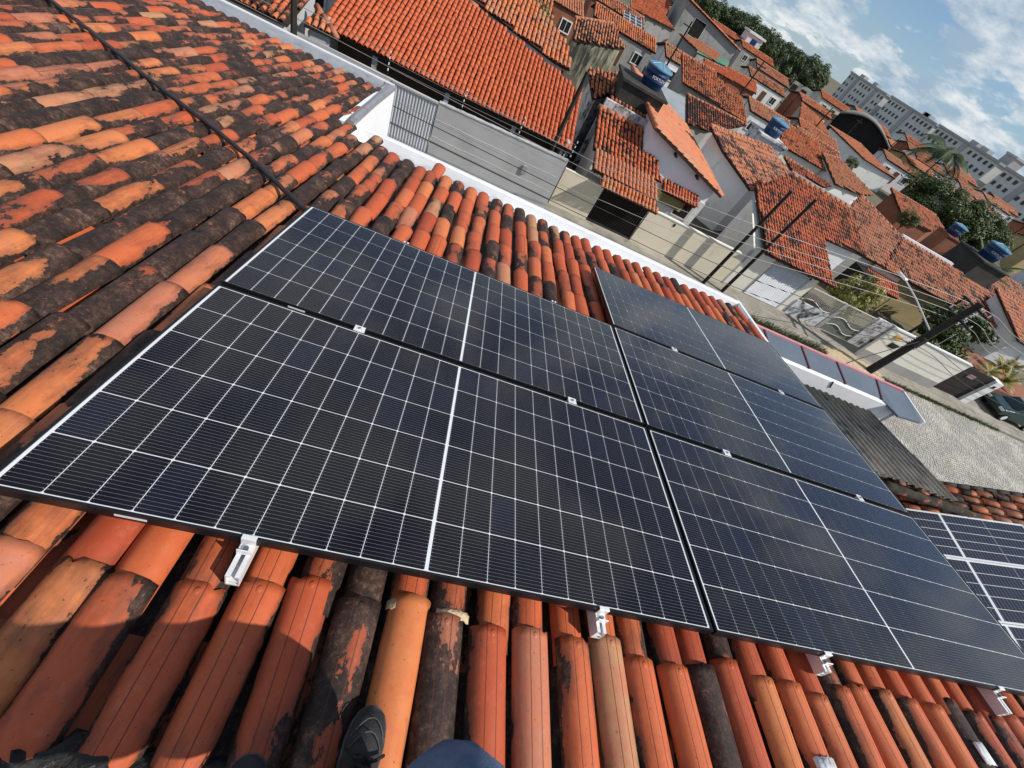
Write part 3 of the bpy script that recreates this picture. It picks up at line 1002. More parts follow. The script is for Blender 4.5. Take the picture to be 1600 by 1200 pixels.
# mossy ridge roll between the corrugated sheet and the tiles
rr2 = MB()
rp = []
for i in range(15):
    t = i / 14
    rp.append((8.9 + 2.25 * t, 3.36 - 0.10 * t + 0.012 * math.sin(i * 1.9), -2.16 + 0.10 * t + 0.012 * math.sin(i * 2.7)))
rr2.tube(rp, [0.10 - 0.03 * (i / 14) + 0.006 * math.sin(i * 3.1) for i in range(15)], 9)
rr2.build('verge_roll', paint('mossy_verge', (0.055, 0.045, 0.035), (0.02, 0.017, 0.015), 8, 0.95, bump=0.6, stain=(0.30, 0.10, 0.055), stain_lo=0.58, stain_hi=0.66, stain_scale=5), low, smooth=True)
# white-framed array
cellw = paint('array_cell', (0.012, 0.014, 0.020), (0.018, 0.022, 0.034), 3, 0.25, bump=0)


def array_cell_mat():
    m, nt, b = nodes('array_cell_striped')
    N = nt.nodes.new; L = nt.links.new
    tc = N('ShaderNodeTexCoord'); sp = N('ShaderNodeSeparateXYZ'); L(tc.outputs['Object'], sp.inputs[0])
    f1 = N('ShaderNodeMath'); f1.operation = 'MULTIPLY'; f1.inputs[1].default_value = 1 / 0.062
    L(sp.outputs[0], f1.inputs[0])
    f2 = N('ShaderNodeMath'); f2.operation = 'FRACT'; L(f1.outputs[0], f2.inputs[0])
    f3 = N('ShaderNodeMath'); f3.operation = 'LESS_THAN'; f3.inputs[1].default_value = 0.22; L(f2.outputs[0], f3.inputs[0])
    mx = N('ShaderNodeMix'); mx.data_type = 'RGBA'
    mx.inputs[6].default_value = (0.010, 0.012, 0.018, 1); mx.inputs[7].default_value = (0.09, 0.095, 0.11, 1)
    L(f3.outputs[0], mx.inputs[0]); L(mx.outputs[2], b.inputs['Base Color'])
    setin(b, rough=0.4, spec=0.25, coat=1.0, coatrough=0.12)
    return m


ACM = array_cell_mat()
sl2 = math.atan(0.27)
for q, (y1, y0, lab) in enumerate(((3.20, 2.415, 'white framed panel of the lower array, next to the old tiles'),
                                   (2.405, 1.485, 'white framed panel of the lower array, second from the old tiles'),
                                   (1.475, 0.60, 'white framed panel of the lower array, third from the old tiles, cut by the frame'))):
    x0 = 8.72
    M4 = Matrix.Translation((x0, y0, zt(x0) + 0.115)) @ Matrix.Rotation(-sl2, 4, 'Y')
    root = empty('array_panel', mat=M4)
    tag(root, lab, 'solar panel', 'white framed solar panels on the lower roof')
    Lx = (11.85 - x0) / math.cos(sl2); Wy = y1 - y0
    fr = MB()
    wdt = 0.022
    fr.box((0, 0, -0.035), (Lx, wdt, 0)); fr.box((0, Wy - wdt, -0.035), (Lx, Wy, 0))
    fr.box((0, wdt, -0.035), (wdt, Wy - wdt, 0)); fr.box((Lx - wdt, wdt, -0.035), (Lx, Wy - wdt, 0))
    fr.build('frame', MT['silver'], root, M4)
    MB().box((wdt, wdt, -0.02), (Lx - wdt, Wy - wdt, -0.006)).build('backsheet', MT['back'], root, M4)
    hx = (10.31 - x0) / math.cos(sl2)
    cols = [(wdt + 0.01, hx / 2 - 0.006), (hx / 2 + 0.006, hx - 0.028), (hx + 0.028, (hx + Lx) / 2 - 0.006), ((hx + Lx) / 2 + 0.006, Lx - wdt - 0.01)]
    nr = 5
    hgt = (Wy - 2 * wdt - 0.008) / nr
    for (ca, cb_) in cols:
        b = MB().box((-(cb_ - ca) / 2, -hgt / 2 + 0.004, 0), ((cb_ - ca) / 2, hgt / 2 - 0.004, 0.003)).mesh('cell', ACM)
        for j in range(nr):
            put(bpy.data.objects.new('cell', b), root, M4 @ Matrix.Translation(((ca + cb_) / 2, wdt + 0.004 + hgt * (j + 0.5), -0.0058)))

# porch block: corrugated sheet roof behind a white parapet with blue-grey cladding
porch = empty('porch', (8.0, 4.8, G))
tag(porch, 'porch with grey corrugated sheet roof behind a white parapet and blue-grey cladding', 'porch')
cvs, cfs = [], []
ncx = 360
for i in range(ncx + 1):
    x = 5.2 + 5.15 * i / ncx
    hz = 0.026 * math.sin(2 * math.pi * x / 0.177)
    for q, (y, z) in enumerate(((3.30, -1.90), (4.3, -2.09), (4.32, -2.112), (5.52, -2.355))):
        cvs.append((x, y + 0.01 * math.sin(x * 3), z + hz))
for i in range(ncx):
    for q in range(3):
        cfs.append((i*4 + q, (i+1)*4 + q, (i+1)*4 + q + 1, i*4 + q + 1))
cs = MB().add(cvs, cfs).build('corrugated_sheet', paint('fibre_cement', (0.20, 0.185, 0.16), (0.12, 0.11, 0.095), 2.5, 0.9, bump=0.3, bscale=60,
        stain=(0.045, 0.04, 0.035), stain_lo=0.5, stain_hi=0.72, stain_scale=3.0), porch, smooth=True)
sm = cs.modifiers.new('solid', 'SOLIDIFY'); sm.thickness = 0.008; sm.offset = -1
bluegrey = paint('blue_grey_cladding', (0.17, 0.20, 0.23), (0.14, 0.165, 0.19), 1.5, 0.32, metal=0.25, bump=0.03)
pinkred = paint('faded_red_trim', (0.60, 0.26, 0.29), (0.52, 0.20, 0.24), 4, 0.5, bump=0.05)
pw = MB()
pw.prism([(5.2, 5.54), (10.62, 5.54), (10.62, 5.66), (5.2, 5.66)], G, -2.075)
pw.prism([(10.62, 3.9), (10.74, 3.9), (10.74, 5.66), (10.62, 5.66)], G, -2.6)
pw.build('parapet', MT['whitewall'], porch)
# rounded corner of the parapet
cc = MB()
for i in range(9):
    a0 = math.pi / 2 * i / 8; a1 = math.pi / 2 * (i + 1) / 8
    if i == 8: break
    c0 = (10.40, 5.44)
    cc.prism([(c0[0] + 0.22 * math.sin(a0), c0[1] + 0.22 * math.cos(a0)), (c0[0] + 0.22 * math.sin(a1), c0[1] + 0.22 * math.cos(a1)),
              (c0[0] + 0.26 * math.sin(a1), c0[1] + 0.26 * math.cos(a1)), (c0[0] + 0.26 * math.sin(a0), c0[1] + 0.26 * math.cos(a0))], -3.2, -2.068)
cc.build('parapet_corner', MT['whitewall'], porch)
edges = [5.25, 6.55, 7.62, 8.46, 9.32, 10.42]
clx = [5.25, 7.30, 8.30, 9.30, 10.36]
for i in range(len(clx) - 1):
    a, b = clx[i] + 0.012, clx[i+1] - 0.012
    MB().add([(a, 5.66, -2.055), (b, 5.66, -2.055), (b + 0.12 * (b > 10), 6.20, -2.0), (a, 6.20, -2.0),
              (a, 5.66, -2.10), (b, 5.66, -2.10), (b + 0.12 * (b > 10), 6.20, -2.05), (a, 6.20, -2.05)],
             [(0, 1, 2, 3), (7, 6, 5, 4), (0, 4, 5, 1), (1, 5, 6, 2), (2, 6, 7, 3), (3, 7, 4, 0)]).build('cladding_panel', bluegrey, porch)
MB().add([(10.384, 5.66, -2.055), (10.62, 5.30, -2.055), (11.30, 5.36, -2.03), (11.36, 6.15, -2.0), (10.53, 6.20, -2.0),
          (10.384, 5.66, -2.10), (10.62, 5.30, -2.10), (11.30, 5.36, -2.08), (11.36, 6.15, -2.05), (10.53, 6.20, -2.05)],
         [(0, 1, 2, 3, 4), (9, 8, 7, 6, 5), (0, 5, 6, 1), (1, 6, 7, 2), (2, 7, 8, 3), (3, 8, 9, 4), (4, 9, 5, 0)]).build('cladding_panel', bluegrey, porch)
dred = paint('dark_red_joint', (0.10, 0.02, 0.025), (0.06, 0.015, 0.02), 6, 0.5)
for x in clx[1:]:
    ex = 0.14 if x > 10 else 0
    MB().add([(x - 0.02, 5.64, -2.040), (x + 0.02, 5.64, -2.040), (x + 0.02 + ex, 6.20, -1.985), (x - 0.02 + ex, 6.20, -1.985),
              (x - 0.02, 5.64, -2.09), (x + 0.02, 5.64, -2.09), (x + 0.02 + ex, 6.20, -2.04), (x - 0.02 + ex, 6.20, -2.04)],
             [(0, 1, 2, 3), (7, 6, 5, 4), (0, 4, 5, 1), (1, 5, 6, 2), (2, 6, 7, 3), (3, 7, 4, 0)]).build('cladding_joint', dred, porch)
MB().box((5.25, 6.202, -2.10), (11.37, 6.27, -1.975)).build('red_trim', pinkred, porch)
MB().box((11.362, 5.36, -2.09), (11.40, 6.20, -1.985)).build('white_trim', MT['gutter'], porch)
MB().prism([(5.25, 5.70), (11.2, 5.70), (11.2, 6.19), (5.25, 6.19)], -3.1, -2.12).build('fascia', bluegrey, porch)
MB().tube([(8.9 + 0.02 * i, 5.535, -2.06 - 0.03 * i) for i in range(6)], 0.014, 6).build('drain_pipe', dred, porch)

# ------------------------------------------------------------------ the photographer's legs and body
person = empty('person', RF(1.0, -0.75, -0.12))
tag(person, 'person in blue jeans and black shoes standing on the ridge, phone raised', 'person')
jeans_m = paint('blue_denim', (0.075, 0.135, 0.24), (0.15, 0.22, 0.34), 14, 0.9, bump=0.6, bscale=300)
shirt_m = paint('dark_shirt', (0.05, 0.05, 0.06), (0.035, 0.035, 0.042), 6, 0.9, bump=0.3, bscale=200)
skin_m = paint('skin', (0.42, 0.23, 0.15), (0.38, 0.20, 0.13), 12, 0.55, bump=0.08)
hair_m = paint('dark_hair', (0.012, 0.010, 0.009), (0.02, 0.016, 0.013), 40, 0.6, bump=0.4, bscale=200)
shoe_m = paint('black_suede', (0.020, 0.020, 0.022), (0.034, 0.034, 0.036), 18, 0.85, bump=0.3, bscale=160)
sole_m = paint('worn_rubber', (0.05, 0.05, 0.05), (0.10, 0.10, 0.10), 30, 0.85, bump=0.3)
lace_m = paint('black_lace', (0.012, 0.012, 0.013), (0.02, 0.02, 0.02), 30, 0.8)


def skinned(name, joints, bones, mat, parent, sub=2, root=0):
    me = bpy.data.meshes.new(name)
    keys = list(joints)
    me.from_pydata([RF(*joints[k][:3]) for k in keys], [(keys.index(a), keys.index(b)) for a, b in bones], [])
    o = bpy.data.objects.new(name, me)
    put(o, parent)
    sk = o.modifiers.new('skin', 'SKIN'); sk.use_smooth_shade = True; sk.branch_smoothing = 0.6
    for i, k in enumerate(keys):
        rad = joints[k][3]
        me.skin_vertices[0].data[i].radius = rad if isinstance(rad, tuple) else (rad, rad)
        me.skin_vertices[0].data[i].use_root = (i == root)
    ss = o.modifiers.new('sub', 'SUBSURF'); ss.levels = sub; ss.render_levels = sub
    me.materials.append(mat)
    return o


J = {
    'pelvis': (1.04, -1.10, 0.85, 0.125), 'spine': (1.05, -1.20, 1.05, 0.125), 'chest': (1.06, -1.26, 1.24, 0.135), 'neck': (0.99, -1.06, 1.46, 0.055),
    'head0': (0.985, -1.03, 1.56, 0.085), 'head1': (0.98, -1.02, 1.68, 0.095),
    'rhip': (1.10, -0.99, 0.80, 0.095), 'rthi': (1.20, -0.80, 0.52, 0.075), 'rknee': (1.255, -0.63, 0.26, 0.055), 'rcalf': (1.22, -0.63, 0.13, 0.045), 'rank': (1.175, -0.62, -0.02, 0.038),
    'lhip': (0.93, -1.02, 0.80, 0.095), 'lknee': (0.88, -0.86, 0.38, 0.062), 'lcalf': (0.87, -0.82, 0.16, 0.052), 'lank': (0.87, -0.78, -0.02, 0.038),
    'rsh': (1.17, -1.06, 1.38, 0.062), 'relb': (1.30, -1.02, 1.12, 0.043), 'rwri': (1.10, -0.80, 1.32, 0.028), 'rpalm': (1.03, -0.76, 1.36, (0.042, 0.016)),
    'lsh': (0.82, -1.06, 1.38, 0.062), 'lelb': (0.66, -1.00, 1.14, 0.043), 'lwri': (0.76, -0.82, 1.32, 0.028), 'lpalm': (0.82, -0.77, 1.37, (0.042, 0.016)),
}
Bn = [('pelvis', 'spine'), ('spine', 'chest'), ('chest', 'neck'), ('neck', 'head0'), ('head0', 'head1'), ('pelvis', 'rhip'), ('rhip', 'rthi'), ('rthi', 'rknee'), ('rknee', 'rcalf'), ('rcalf', 'rank'),
      ('pelvis', 'lhip'), ('lhip', 'lknee'), ('lknee', 'lcalf'), ('lcalf', 'lank'), ('chest', 'rsh'), ('rsh', 'relb'), ('relb', 'rwri'), ('rwri', 'rpalm'), ('chest', 'lsh'), ('lsh', 'lelb'), ('lelb', 'lwri'), ('lwri', 'lpalm')]
for s, sg in (('r', -1), ('l', 1)):
    px, py, pz, _ = J[s + 'palm']
    for i, (ln, dz) in enumerate(((0.060, 0.018), (0.068, 0.006), (0.064, -0.006), (0.050, -0.018))):
        J['%sf%da' % (s, i)] = (px + sg * 0.03, py + 0.012, pz + dz, 0.0095)
        J['%sf%db' % (s, i)] = (px + sg * (0.03 + ln * 0.45), py + 0.020, pz + dz, 0.0085)
        J['%sf%dc' % (s, i)] = (px + sg * (0.03 + ln * 0.7), py - 0.004, pz + dz * 0.9, 0.0075)
        Bn += [(s + 'palm', '%sf%da' % (s, i)), ('%sf%da' % (s, i), '%sf%db' % (s, i)), ('%sf%db' % (s, i), '%sf%dc' % (s, i))]
    J[s + 't0'] = (px - sg * 0.004, py - 0.018, pz + 0.016, 0.011); J[s + 't1'] = (px + sg * 0.028, py - 0.026, pz + 0.030, 0.009)
    Bn += [(s + 'palm', s + 't0'), (s + 't0', s + 't1')]
skinned('body', J, Bn, skin_m, person)
JJ = {'pelvis': (1.02, -1.02, 0.87, 0.14), 'rhip': (1.11, -0.97, 0.79, 0.112), 'rthigh': (1.23, -0.74, 0.54, 0.100), 'rthigh2': (1.258, -0.65, 0.400, 0.130), 'rknee': (1.262, -0.562, 0.262, 0.158), 'rcalf': (1.22, -0.63, 0.12, 0.075), 'rank': (1.185, -0.65, 0.01, 0.058),
      'lhip': (0.93, -1.01, 0.79, 0.112), 'lthigh': (0.90, -0.94, 0.56, 0.088), 'lknee': (0.88, -0.865, 0.38, 0.076), 'lcalf': (0.87, -0.82, 0.16, 0.068), 'lank': (0.87, -0.80, 0.01, 0.060)}
jeans_o = skinned('jeans', JJ, [('pelvis', 'rhip'), ('rhip', 'rthigh'), ('rthigh', 'rthigh2'), ('rthigh2', 'rknee'), ('rknee', 'rcalf'), ('rcalf', 'rank'), ('pelvis', 'lhip'), ('lhip', 'lthigh'), ('lthigh', 'lknee'), ('lknee', 'lcalf'), ('lcalf', 'lank')], jeans_m, person)
ft = bpy.data.textures.new('folds', 'CLOUDS'); ft.noise_scale = 0.055; ft.noise_depth = 2
dm_ = jeans_o.modifiers.new('folds', 'DISPLACE'); dm_.texture = ft; dm_.strength = 0.035; dm_.mid_level = 0.5; dm_.texture_coords = 'LOCAL'
TT_ = {'pelvis': (1.02, -1.03, 0.90, 0.15), 'spine': (1.05, -1.20, 1.05, 0.145), 'chest': (1.06, -1.26, 1.24, 0.155), 'top': (0.99, -1.07, 1.40, 0.08),
       'rsh': (1.17, -1.06, 1.37, 0.075), 'rsl': (1.25, -1.04, 1.24, 0.062), 'lsh': (0.82, -1.06, 1.37, 0.075), 'lsl': (0.73, -1.03, 1.25, 0.062)}
skinned('shirt', TT_, [('pelvis', 'spine'), ('spine', 'chest'), ('chest', 'top'), ('chest', 'rsh'), ('rsh', 'rsl'), ('chest', 'lsh'), ('lsh', 'lsl')], shirt_m, person)
# head details: hair cap, nose, eyes, mouth, ears
hc = RF(0.98, -1.02, 1.64)
hb = MB()
hv, hf = [], []
for j in range(7):
    th = math.pi * 0.56 * j / 6
    for i in range(16):
        a = 2 * math.pi * i / 16
        hv.append(hc + Vector((0.098 * math.sin(th) * math.cos(a), 0.108 * math.sin(th) * math.sin(a) - 0.014, 0.125 * math.cos(th) + 0.01)))
for j in range(6):
    for i in range(16): hf.append((j*16 + i, j*16 + (i+1) % 16, (j+1)*16 + (i+1) % 16, (j+1)*16 + i))
hb.add(hv, hf).build('hair', hair_m, person, smooth=True)


def blob(c, r, name, mat):
    b = MB()
    vs, fs = [], []
    for j in range(6):
        th = math.pi * j / 5
        for i in range(10):
            a = 2 * math.pi * i / 10
            vs.append(Vector(c) + Vector((r[0] * math.sin(th) * math.cos(a), r[1] * math.sin(th) * math.sin(a), r[2] * math.cos(th))))
    for j in range(5):
        for i in range(10): fs.append((j*10 + i, j*10 + (i+1) % 10, (j+1)*10 + (i+1) % 10, (j+1)*10 + i))
    return b.add(vs, fs).build(name, mat, person, smooth=True)


fx = hc + Vector((0, 0.088, -0.02))
blob(fx + Vector((0, 0.012, -0.025)), (0.016, 0.022, 0.028), 'nose', skin_m)
for s in (-1, 1):
    blob(fx + Vector((0.034 * s, -0.004, 0.005)), (0.014, 0.01, 0.009), 'eye', paint('eye_white%d' % (s + 1), (0.7, 0.7, 0.68), (0.05, 0.03, 0.02), 60, 0.2, bump=0))
    blob(hc + Vector((0.092 * s, 0.0, -0.025)), (0.012, 0.026, 0.034), 'ear', skin_m)
blob(fx + Vector((0, 0.0, -0.075)), (0.028, 0.010, 0.008), 'mouth', paint('lips', (0.30, 0.12, 0.10), (0.26, 0.1, 0.09), 20, 0.5, bump=0))


def shoe(tip, yawdeg, hbase, lab):
    """toe points down the slope; built from cross sections"""
    a = math.radians(yawdeg)
    fwd = Vector((math.sin(a), math.cos(a), 0)); sd = Vector((math.cos(a), -math.sin(a), 0))
    T = Vector((tip[0], tip[1], hbase))
    secs = [(0.0, 0.012, 0.020), (0.012, 0.032, 0.036), (0.035, 0.043, 0.048), (0.075, 0.049, 0.058), (0.12, 0.047, 0.070), (0.165, 0.042, 0.088), (0.205, 0.039, 0.105), (0.25, 0.038, 0.112), (0.285, 0.034, 0.105), (0.298, 0.020, 0.075)]
    n = 12
    vs, fs = [], []
    for (y, w, h) in secs:
        for i in range(n + 1):
            t = math.pi * i / n
            vs.append(T - fwd * y + sd * (-w * math.cos(t)) + Vector((0, 0, 0.022 + (h - 0.0) * (math.sin(t) ** 0.75))))
    m = n + 1
    for j in range(len(secs) - 1):
        for i in range(n): fs.append((j*m + i, j*m + i + 1, (j+1)*m + i + 1, (j+1)*m + i))
    fs.append(tuple(range(m))); fs.append(tuple((len(secs)-1)*m + i for i in range(m - 1, -1, -1)))
    up = MB().add(vs, fs).build('shoe', shoe_m, person, RM, smooth=True)
    ol = []
    for (y, w, h) in secs: ol.append((y - 0.004 if y < 0.01 else y, w + 0.004))
    L_ = [T - fwd * y - sd * w for y, w in ol]; R_ = [T - fwd * y + sd * w for y, w in ol[::-1]]
    loop = L_ + R_
    k = len(loop)
    MB().add([p for p in loop] + [p + Vector((0, 0, 0.026)) for p in loop],
             [tuple(range(k)), tuple(range(2*k - 1, k - 1, -1))] + [(i, (i+1) % k, k + (i+1) % k, k + i) for i in range(k)]).build('sole', sole_m, up, RM)
    for q in range(4):
        y = 0.115 + 0.022 * q; w = 0.028
        hh = 0.090 + 0.008 * q
        pts = [T - fwd * (y + 0.008 * math.sin(s * 3.1)) + sd * (w * s) + Vector((0, 0, hh + 0.012 - 0.016 * s * s)) for s in (-1, -0.5, 0, 0.5, 1)]
        MB().tube(pts, 0.0042, 6).build('lace', lace_m, up, RM, smooth=True)
    for yy, hh in ((0.062, 0.060), (0.092, 0.070)):
        pts = [T - fwd * (yy - 0.030 + 0.050 * math.cos(math.pi * q / 12) ** 2) + sd * (-0.0475 * math.cos(math.pi * q / 12)) + Vector((0, 0, 0.0235 + (hh - 0.004) * (math.sin(math.pi * q / 12) ** 0.75))) for q in range(13)]
        MB().tube(pts, 0.0016, 5).build('seam', sole_m, up, RM, smooth=True)
    # loose bow
    for s in (-1, 1):
        pts = [T - fwd * (0.11 + 0.01 * math.sin(i)) + sd * (s * 0.012 * i) + Vector((0, 0, 0.106 + 0.012 * math.sin(i * 0.9) - 0.004 * i)) for i in range(5)]
        MB().tube(pts, 0.004, 6).build('lace', lace_m, up, RM, smooth=True)
    tg = MB()
    pts = [T - fwd * y + Vector((0, 0, h)) for y, h in ((0.13, 0.098), (0.17, 0.112), (0.205, 0.132), (0.225, 0.15))]
    tv = []
    for p in pts: tv += [p - sd * 0.026, p + Vector((0, 0, 0.006)), p + sd * 0.026]
    tg.add(tv, [(3*i, 3*i + 1, 3*i + 4, 3*i + 3) for i in range(3)] + [(3*i + 1, 3*i + 2, 3*i + 5, 3*i + 4) for i in range(3)]).build('tongue', shoe_m, up, RM, smooth=True)


shoe((1.128, -0.345), 4, -0.118, 'right')
shoe((0.868, -0.462), -3, -0.118, 'left')
# the phone in the hands, behind the lens
ph = MB().box((0.86, -0.775, 1.335), (1.00, -0.765, 1.405))
po = bevel(ph.build('mobile_phone', paint('phone_glass', (0.01, 0.01, 0.012), (0.014, 0.014, 0.016), 20, 0.15, bump=0), None, RM), 0.003, 2)
tag(po, 'black mobile phone held up in both hands', 'phone')
# ------------------------------------------------------------------ ground, street, pavements
rs = random.Random(77)
def structure(o, name=None):
    o['kind'] = 'structure'
    return o


earth = paint('earth', (0.16, 0.13, 0.09), (0.10, 0.10, 0.06), 0.08, 0.95, bump=0.2, bscale=3)
structure(MB().add([(-1500, -1500, G - 0.02), (1500, -1500, G - 0.02), (1500, 1500, G - 0.02), (-1500, 1500, G - 0.02)], [(0, 1, 2, 3)]).build('ground', earth))
bedm = paint('cobble_bed', (0.24, 0.21, 0.17), (0.15, 0.13, 0.10), 1.2, 0.95, bump=0.4, bscale=25)
street = structure(MB().box((-60, 8.4, G - 0.2), (120, 17.55, G)).build('street', bedm))
cob = paint('cobble_stone', (0.44, 0.425, 0.39), (0.31, 0.30, 0.275), 2.2, 0.85, bump=0.5, bscale=30, stain=(0.55, 0.51, 0.43), stain_lo=0.48, stain_hi=0.62, stain_scale=0.5)
V, F = [], []
y = 8.5
row = 0
while y < 17.45:
    w = rs.uniform(0.13, 0.17)
    x = 17.0 + rs.uniform(0, 0.3)
    while x < 52:
        l = rs.uniform(0.15, 0.25)
        yy = y + 0.10 * math.sin(x * 0.55 + row * 0.12) + rs.uniform(-0.012, 0.012)
        h = 0.006 + rs.uniform(0, 0.014)
        g = 0.010
        tx, ty_ = rs.uniform(-0.006, 0.006), rs.uniform(-0.006, 0.006)
        b = len(V)
        V += [(x + g, yy + g, G - 0.01), (x + l - g, yy + g, G - 0.01), (x + l - g, yy + w - g, G - 0.01), (x + g, yy + w - g, G - 0.01)]
        V += [(x + g + 0.022, yy + g + 0.022, G + h + tx), (x + l - g - 0.022, yy + g + 0.022, G + h - tx), (x + l - g - 0.022, yy + w - g - 0.022, G + h + ty_), (x + g + 0.022, yy + w - g - 0.022, G + h - ty_)]
        F += [(b+4, b+5, b+6, b+7), (b, b+1, b+5, b+4), (b+1, b+2, b+6, b+5), (b+2, b+3, b+7, b+6), (b+3, b, b+4, b+7)]
        x += l
    y += w
    row += 1
tag(MB().add(V, F).build('cobbles', cob, street), kind='stuff')
conc = paint('worn_concrete', (0.36, 0.33, 0.28), (0.24, 0.22, 0.18), 1.0, 0.92, bump=0.3, bscale=20, stain=(0.16, 0.15, 0.11), stain_lo=0.52, stain_hi=0.72, stain_scale=0.9)
structure(MB().box((-60, 17.58, G - 0.2), (120, 20.9, G + 0.12)).build('pavement', conc))
structure(MB().box((-60, 4.0, G - 0.2), (120, 8.37, G + 0.12)).build('near_pavement', conc))
# sand drift beside the kerb
sv, sf = [], []
for i in range(30):
    for j in range(8):
        x = 22.2 + 5.2 * i / 29; yv = 16.6 + 2.1 * j / 7
        e = max(0, 1 - ((x - 24.8) / 2.6) ** 2 - ((yv - 17.7) / 1.05) ** 2)
        sv.append((x, yv, G + 0.118 + 0.10 * e + (0.02 * smooth_noise(x * 5 + j, 6) if e > 0 else -0.14)))
for i in range(29):
    for j in range(7): sf.append((i*8 + j, (i+1)*8 + j, (i+1)*8 + j + 1, i*8 + j + 1))
sd_ = MB().add(sv, sf).build('sand_drift', paint('sand', (0.55, 0.43, 0.28), (0.42, 0.32, 0.2), 3, 0.95, bump=0.4, bscale=40), smooth=True)
tag(sd_, 'pale sand drift on the far pavement', 'sand', kind='stuff')
leafG = leaf_mat('grass_green', (0.05, 0.085, 0.018), (0.12, 0.14, 0.04))
V, F = [], []
for i in range(5200):
    if i < 3400:
        x = rs.uniform(9.5, 22.5); yv = 17.35 + abs(rs.gauss(0, 0.28)); hh = rs.uniform(0.05, 0.26)
    else:
        x = rs.uniform(24.0, 38.0); yv = 17.5 + rs.gauss(0, 0.10); hh = rs.uniform(0.03, 0.14)
    a = rs.uniform(0, 6.28); w = 0.02
    lx, ly = rs.uniform(-0.5, 0.5) * hh, rs.uniform(-0.5, 0.5) * hh
    b = len(V)
    V += [(x - w * math.cos(a), yv - w * math.sin(a), G + 0.05), (x + w * math.cos(a), yv + w * math.sin(a), G + 0.05), (x + lx, yv + ly, G + 0.12 + hh)]
    F.append((b, b + 1, b + 2))
tag(MB().add(V, F).build('kerb_grass', leafG), 'weedy grass along the far kerb', 'grass', kind='stuff')

# ------------------------------------------------------------------ walls
W = {
    'beige': paint('beige_render', (0.74, 0.67, 0.52), (0.66, 0.59, 0.46), 0.7, 0.9, bump=0.15, stain=(0.32, 0.29, 0.22), stain_lo=0.58, stain_hi=0.8, stain_scale=0.9, streak=0.35),
    'cream': paint('cream_render', (0.76, 0.73, 0.64), (0.68, 0.65, 0.57), 0.6, 0.9, bump=0.15, stain=(0.35, 0.33, 0.28), stain_lo=0.6, stain_hi=0.82, stain_scale=0.8, streak=0.4),
    'grey': paint('grey_render', (0.46, 0.46, 0.46), (0.38, 0.38, 0.38), 0.9, 0.92, bump=0.25, stain=(0.46, 0.46, 0.455), stain_lo=0.55, stain_hi=0.75, stain_scale=1.3),
    'mildew': paint('mildewed_render', (0.40, 0.38, 0.26), (0.30, 0.29, 0.2), 0.5, 0.95, bump=0.2, stain=(0.03, 0.03, 0.028), stain_lo=0.40, stain_hi=0.60, stain_scale=0.9, streak=0.25),
    'lilac': paint('pale_lilac_render', (0.80, 0.79, 0.82), (0.74, 0.73, 0.76), 0.6, 0.88, bump=0.08),
    'white': paint('dirty_white_render', (0.76, 0.76, 0.74), (0.66, 0.66, 0.64), 0.6, 0.9, bump=0.12, stain=(0.22, 0.22, 0.21), stain_lo=0.58, stain_hi=0.78, stain_scale=1.1, streak=0.35),
    'moldblotch': paint('white_render_mould_and_blotches', (0.62, 0.62, 0.63), (0.5, 0.5, 0.51), 1.2, 0.9, bump=0.15, stain=(0.06, 0.06, 0.06), stain_lo=0.47, stain_hi=0.62, stain_scale=1.6),
    'yellow': paint('ochre_render', (0.40, 0.32, 0.16), (0.33, 0.26, 0.13), 0.7, 0.9, bump=0.1, stain=(0.2, 0.16, 0.09), stain_lo=0.6, stain_hi=0.8, stain_scale=0.8),
    'concrete': paint('bare_concrete', (0.38, 0.37, 0.35), (0.27, 0.265, 0.25), 0.5, 0.93, bump=0.2, stain=(0.14, 0.135, 0.12), stain_lo=0.55, stain_hi=0.75, stain_scale=0.6),
    'brick': paint('bare_brick', (0.30, 0.12, 0.07), (0.20, 0.08, 0.05), 1.0, 0.93, bump=0.3),
}
dark = paint('dark_interior', (0.012, 0.011, 0.010), (0.02, 0.018, 0.016), 2, 0.9)  # near-black colour stands in for unlit openings; also used on plates
metal_sheet = paint('galvanised_sheet', (0.42, 0.44, 0.45), (0.32, 0.34, 0.35), 0.8, 0.45, metal=0.4, bump=0.08, stain=(0.2, 0.2, 0.2), stain_lo=0.6, stain_hi=0.8, stain_scale=1.5)
lightsteel = paint('pale_painted_steel', (0.58, 0.60, 0.63), (0.5, 0.52, 0.55), 1.2, 0.5, metal=0.1, bump=0.05)
barmat = paint('white_bars', (0.62, 0.61, 0.57), (0.5, 0.49, 0.45), 4, 0.6)


def plane_z(P):
    n = Vector((0, 0, 0))
    for i in range(len(P)):
        a, b = P[i], P[(i+1) % len(P)]
        n += Vector(((a.y - b.y) * (a.z + b.z), (a.z - b.z) * (a.x + b.x), (a.x - b.x) * (a.y + b.y)))
    n.normalize()
    c = sum(P, Vector((0, 0, 0))) / len(P)
    return lambda x, y: c.z - (n.x * (x - c.x) + n.y * (y - c.y)) / n.z


def auto_wall(parent, P, mat, inset=0.4, zb=G):
    c = sum(P, Vector((0, 0, 0))) / len(P)
    mr = sum((p - c).length for p in P) / len(P)
    k = max(0.6, 1 - inset / mr)
    q = [(c.x + (p.x - c.x) * k, c.y + (p.y - c.y) * k) for p in P]
    f = plane_z(P)
    MB().prism(q, zb, [f(x, y) - 0.17 for x, y in q]).build('wall', mat, parent)


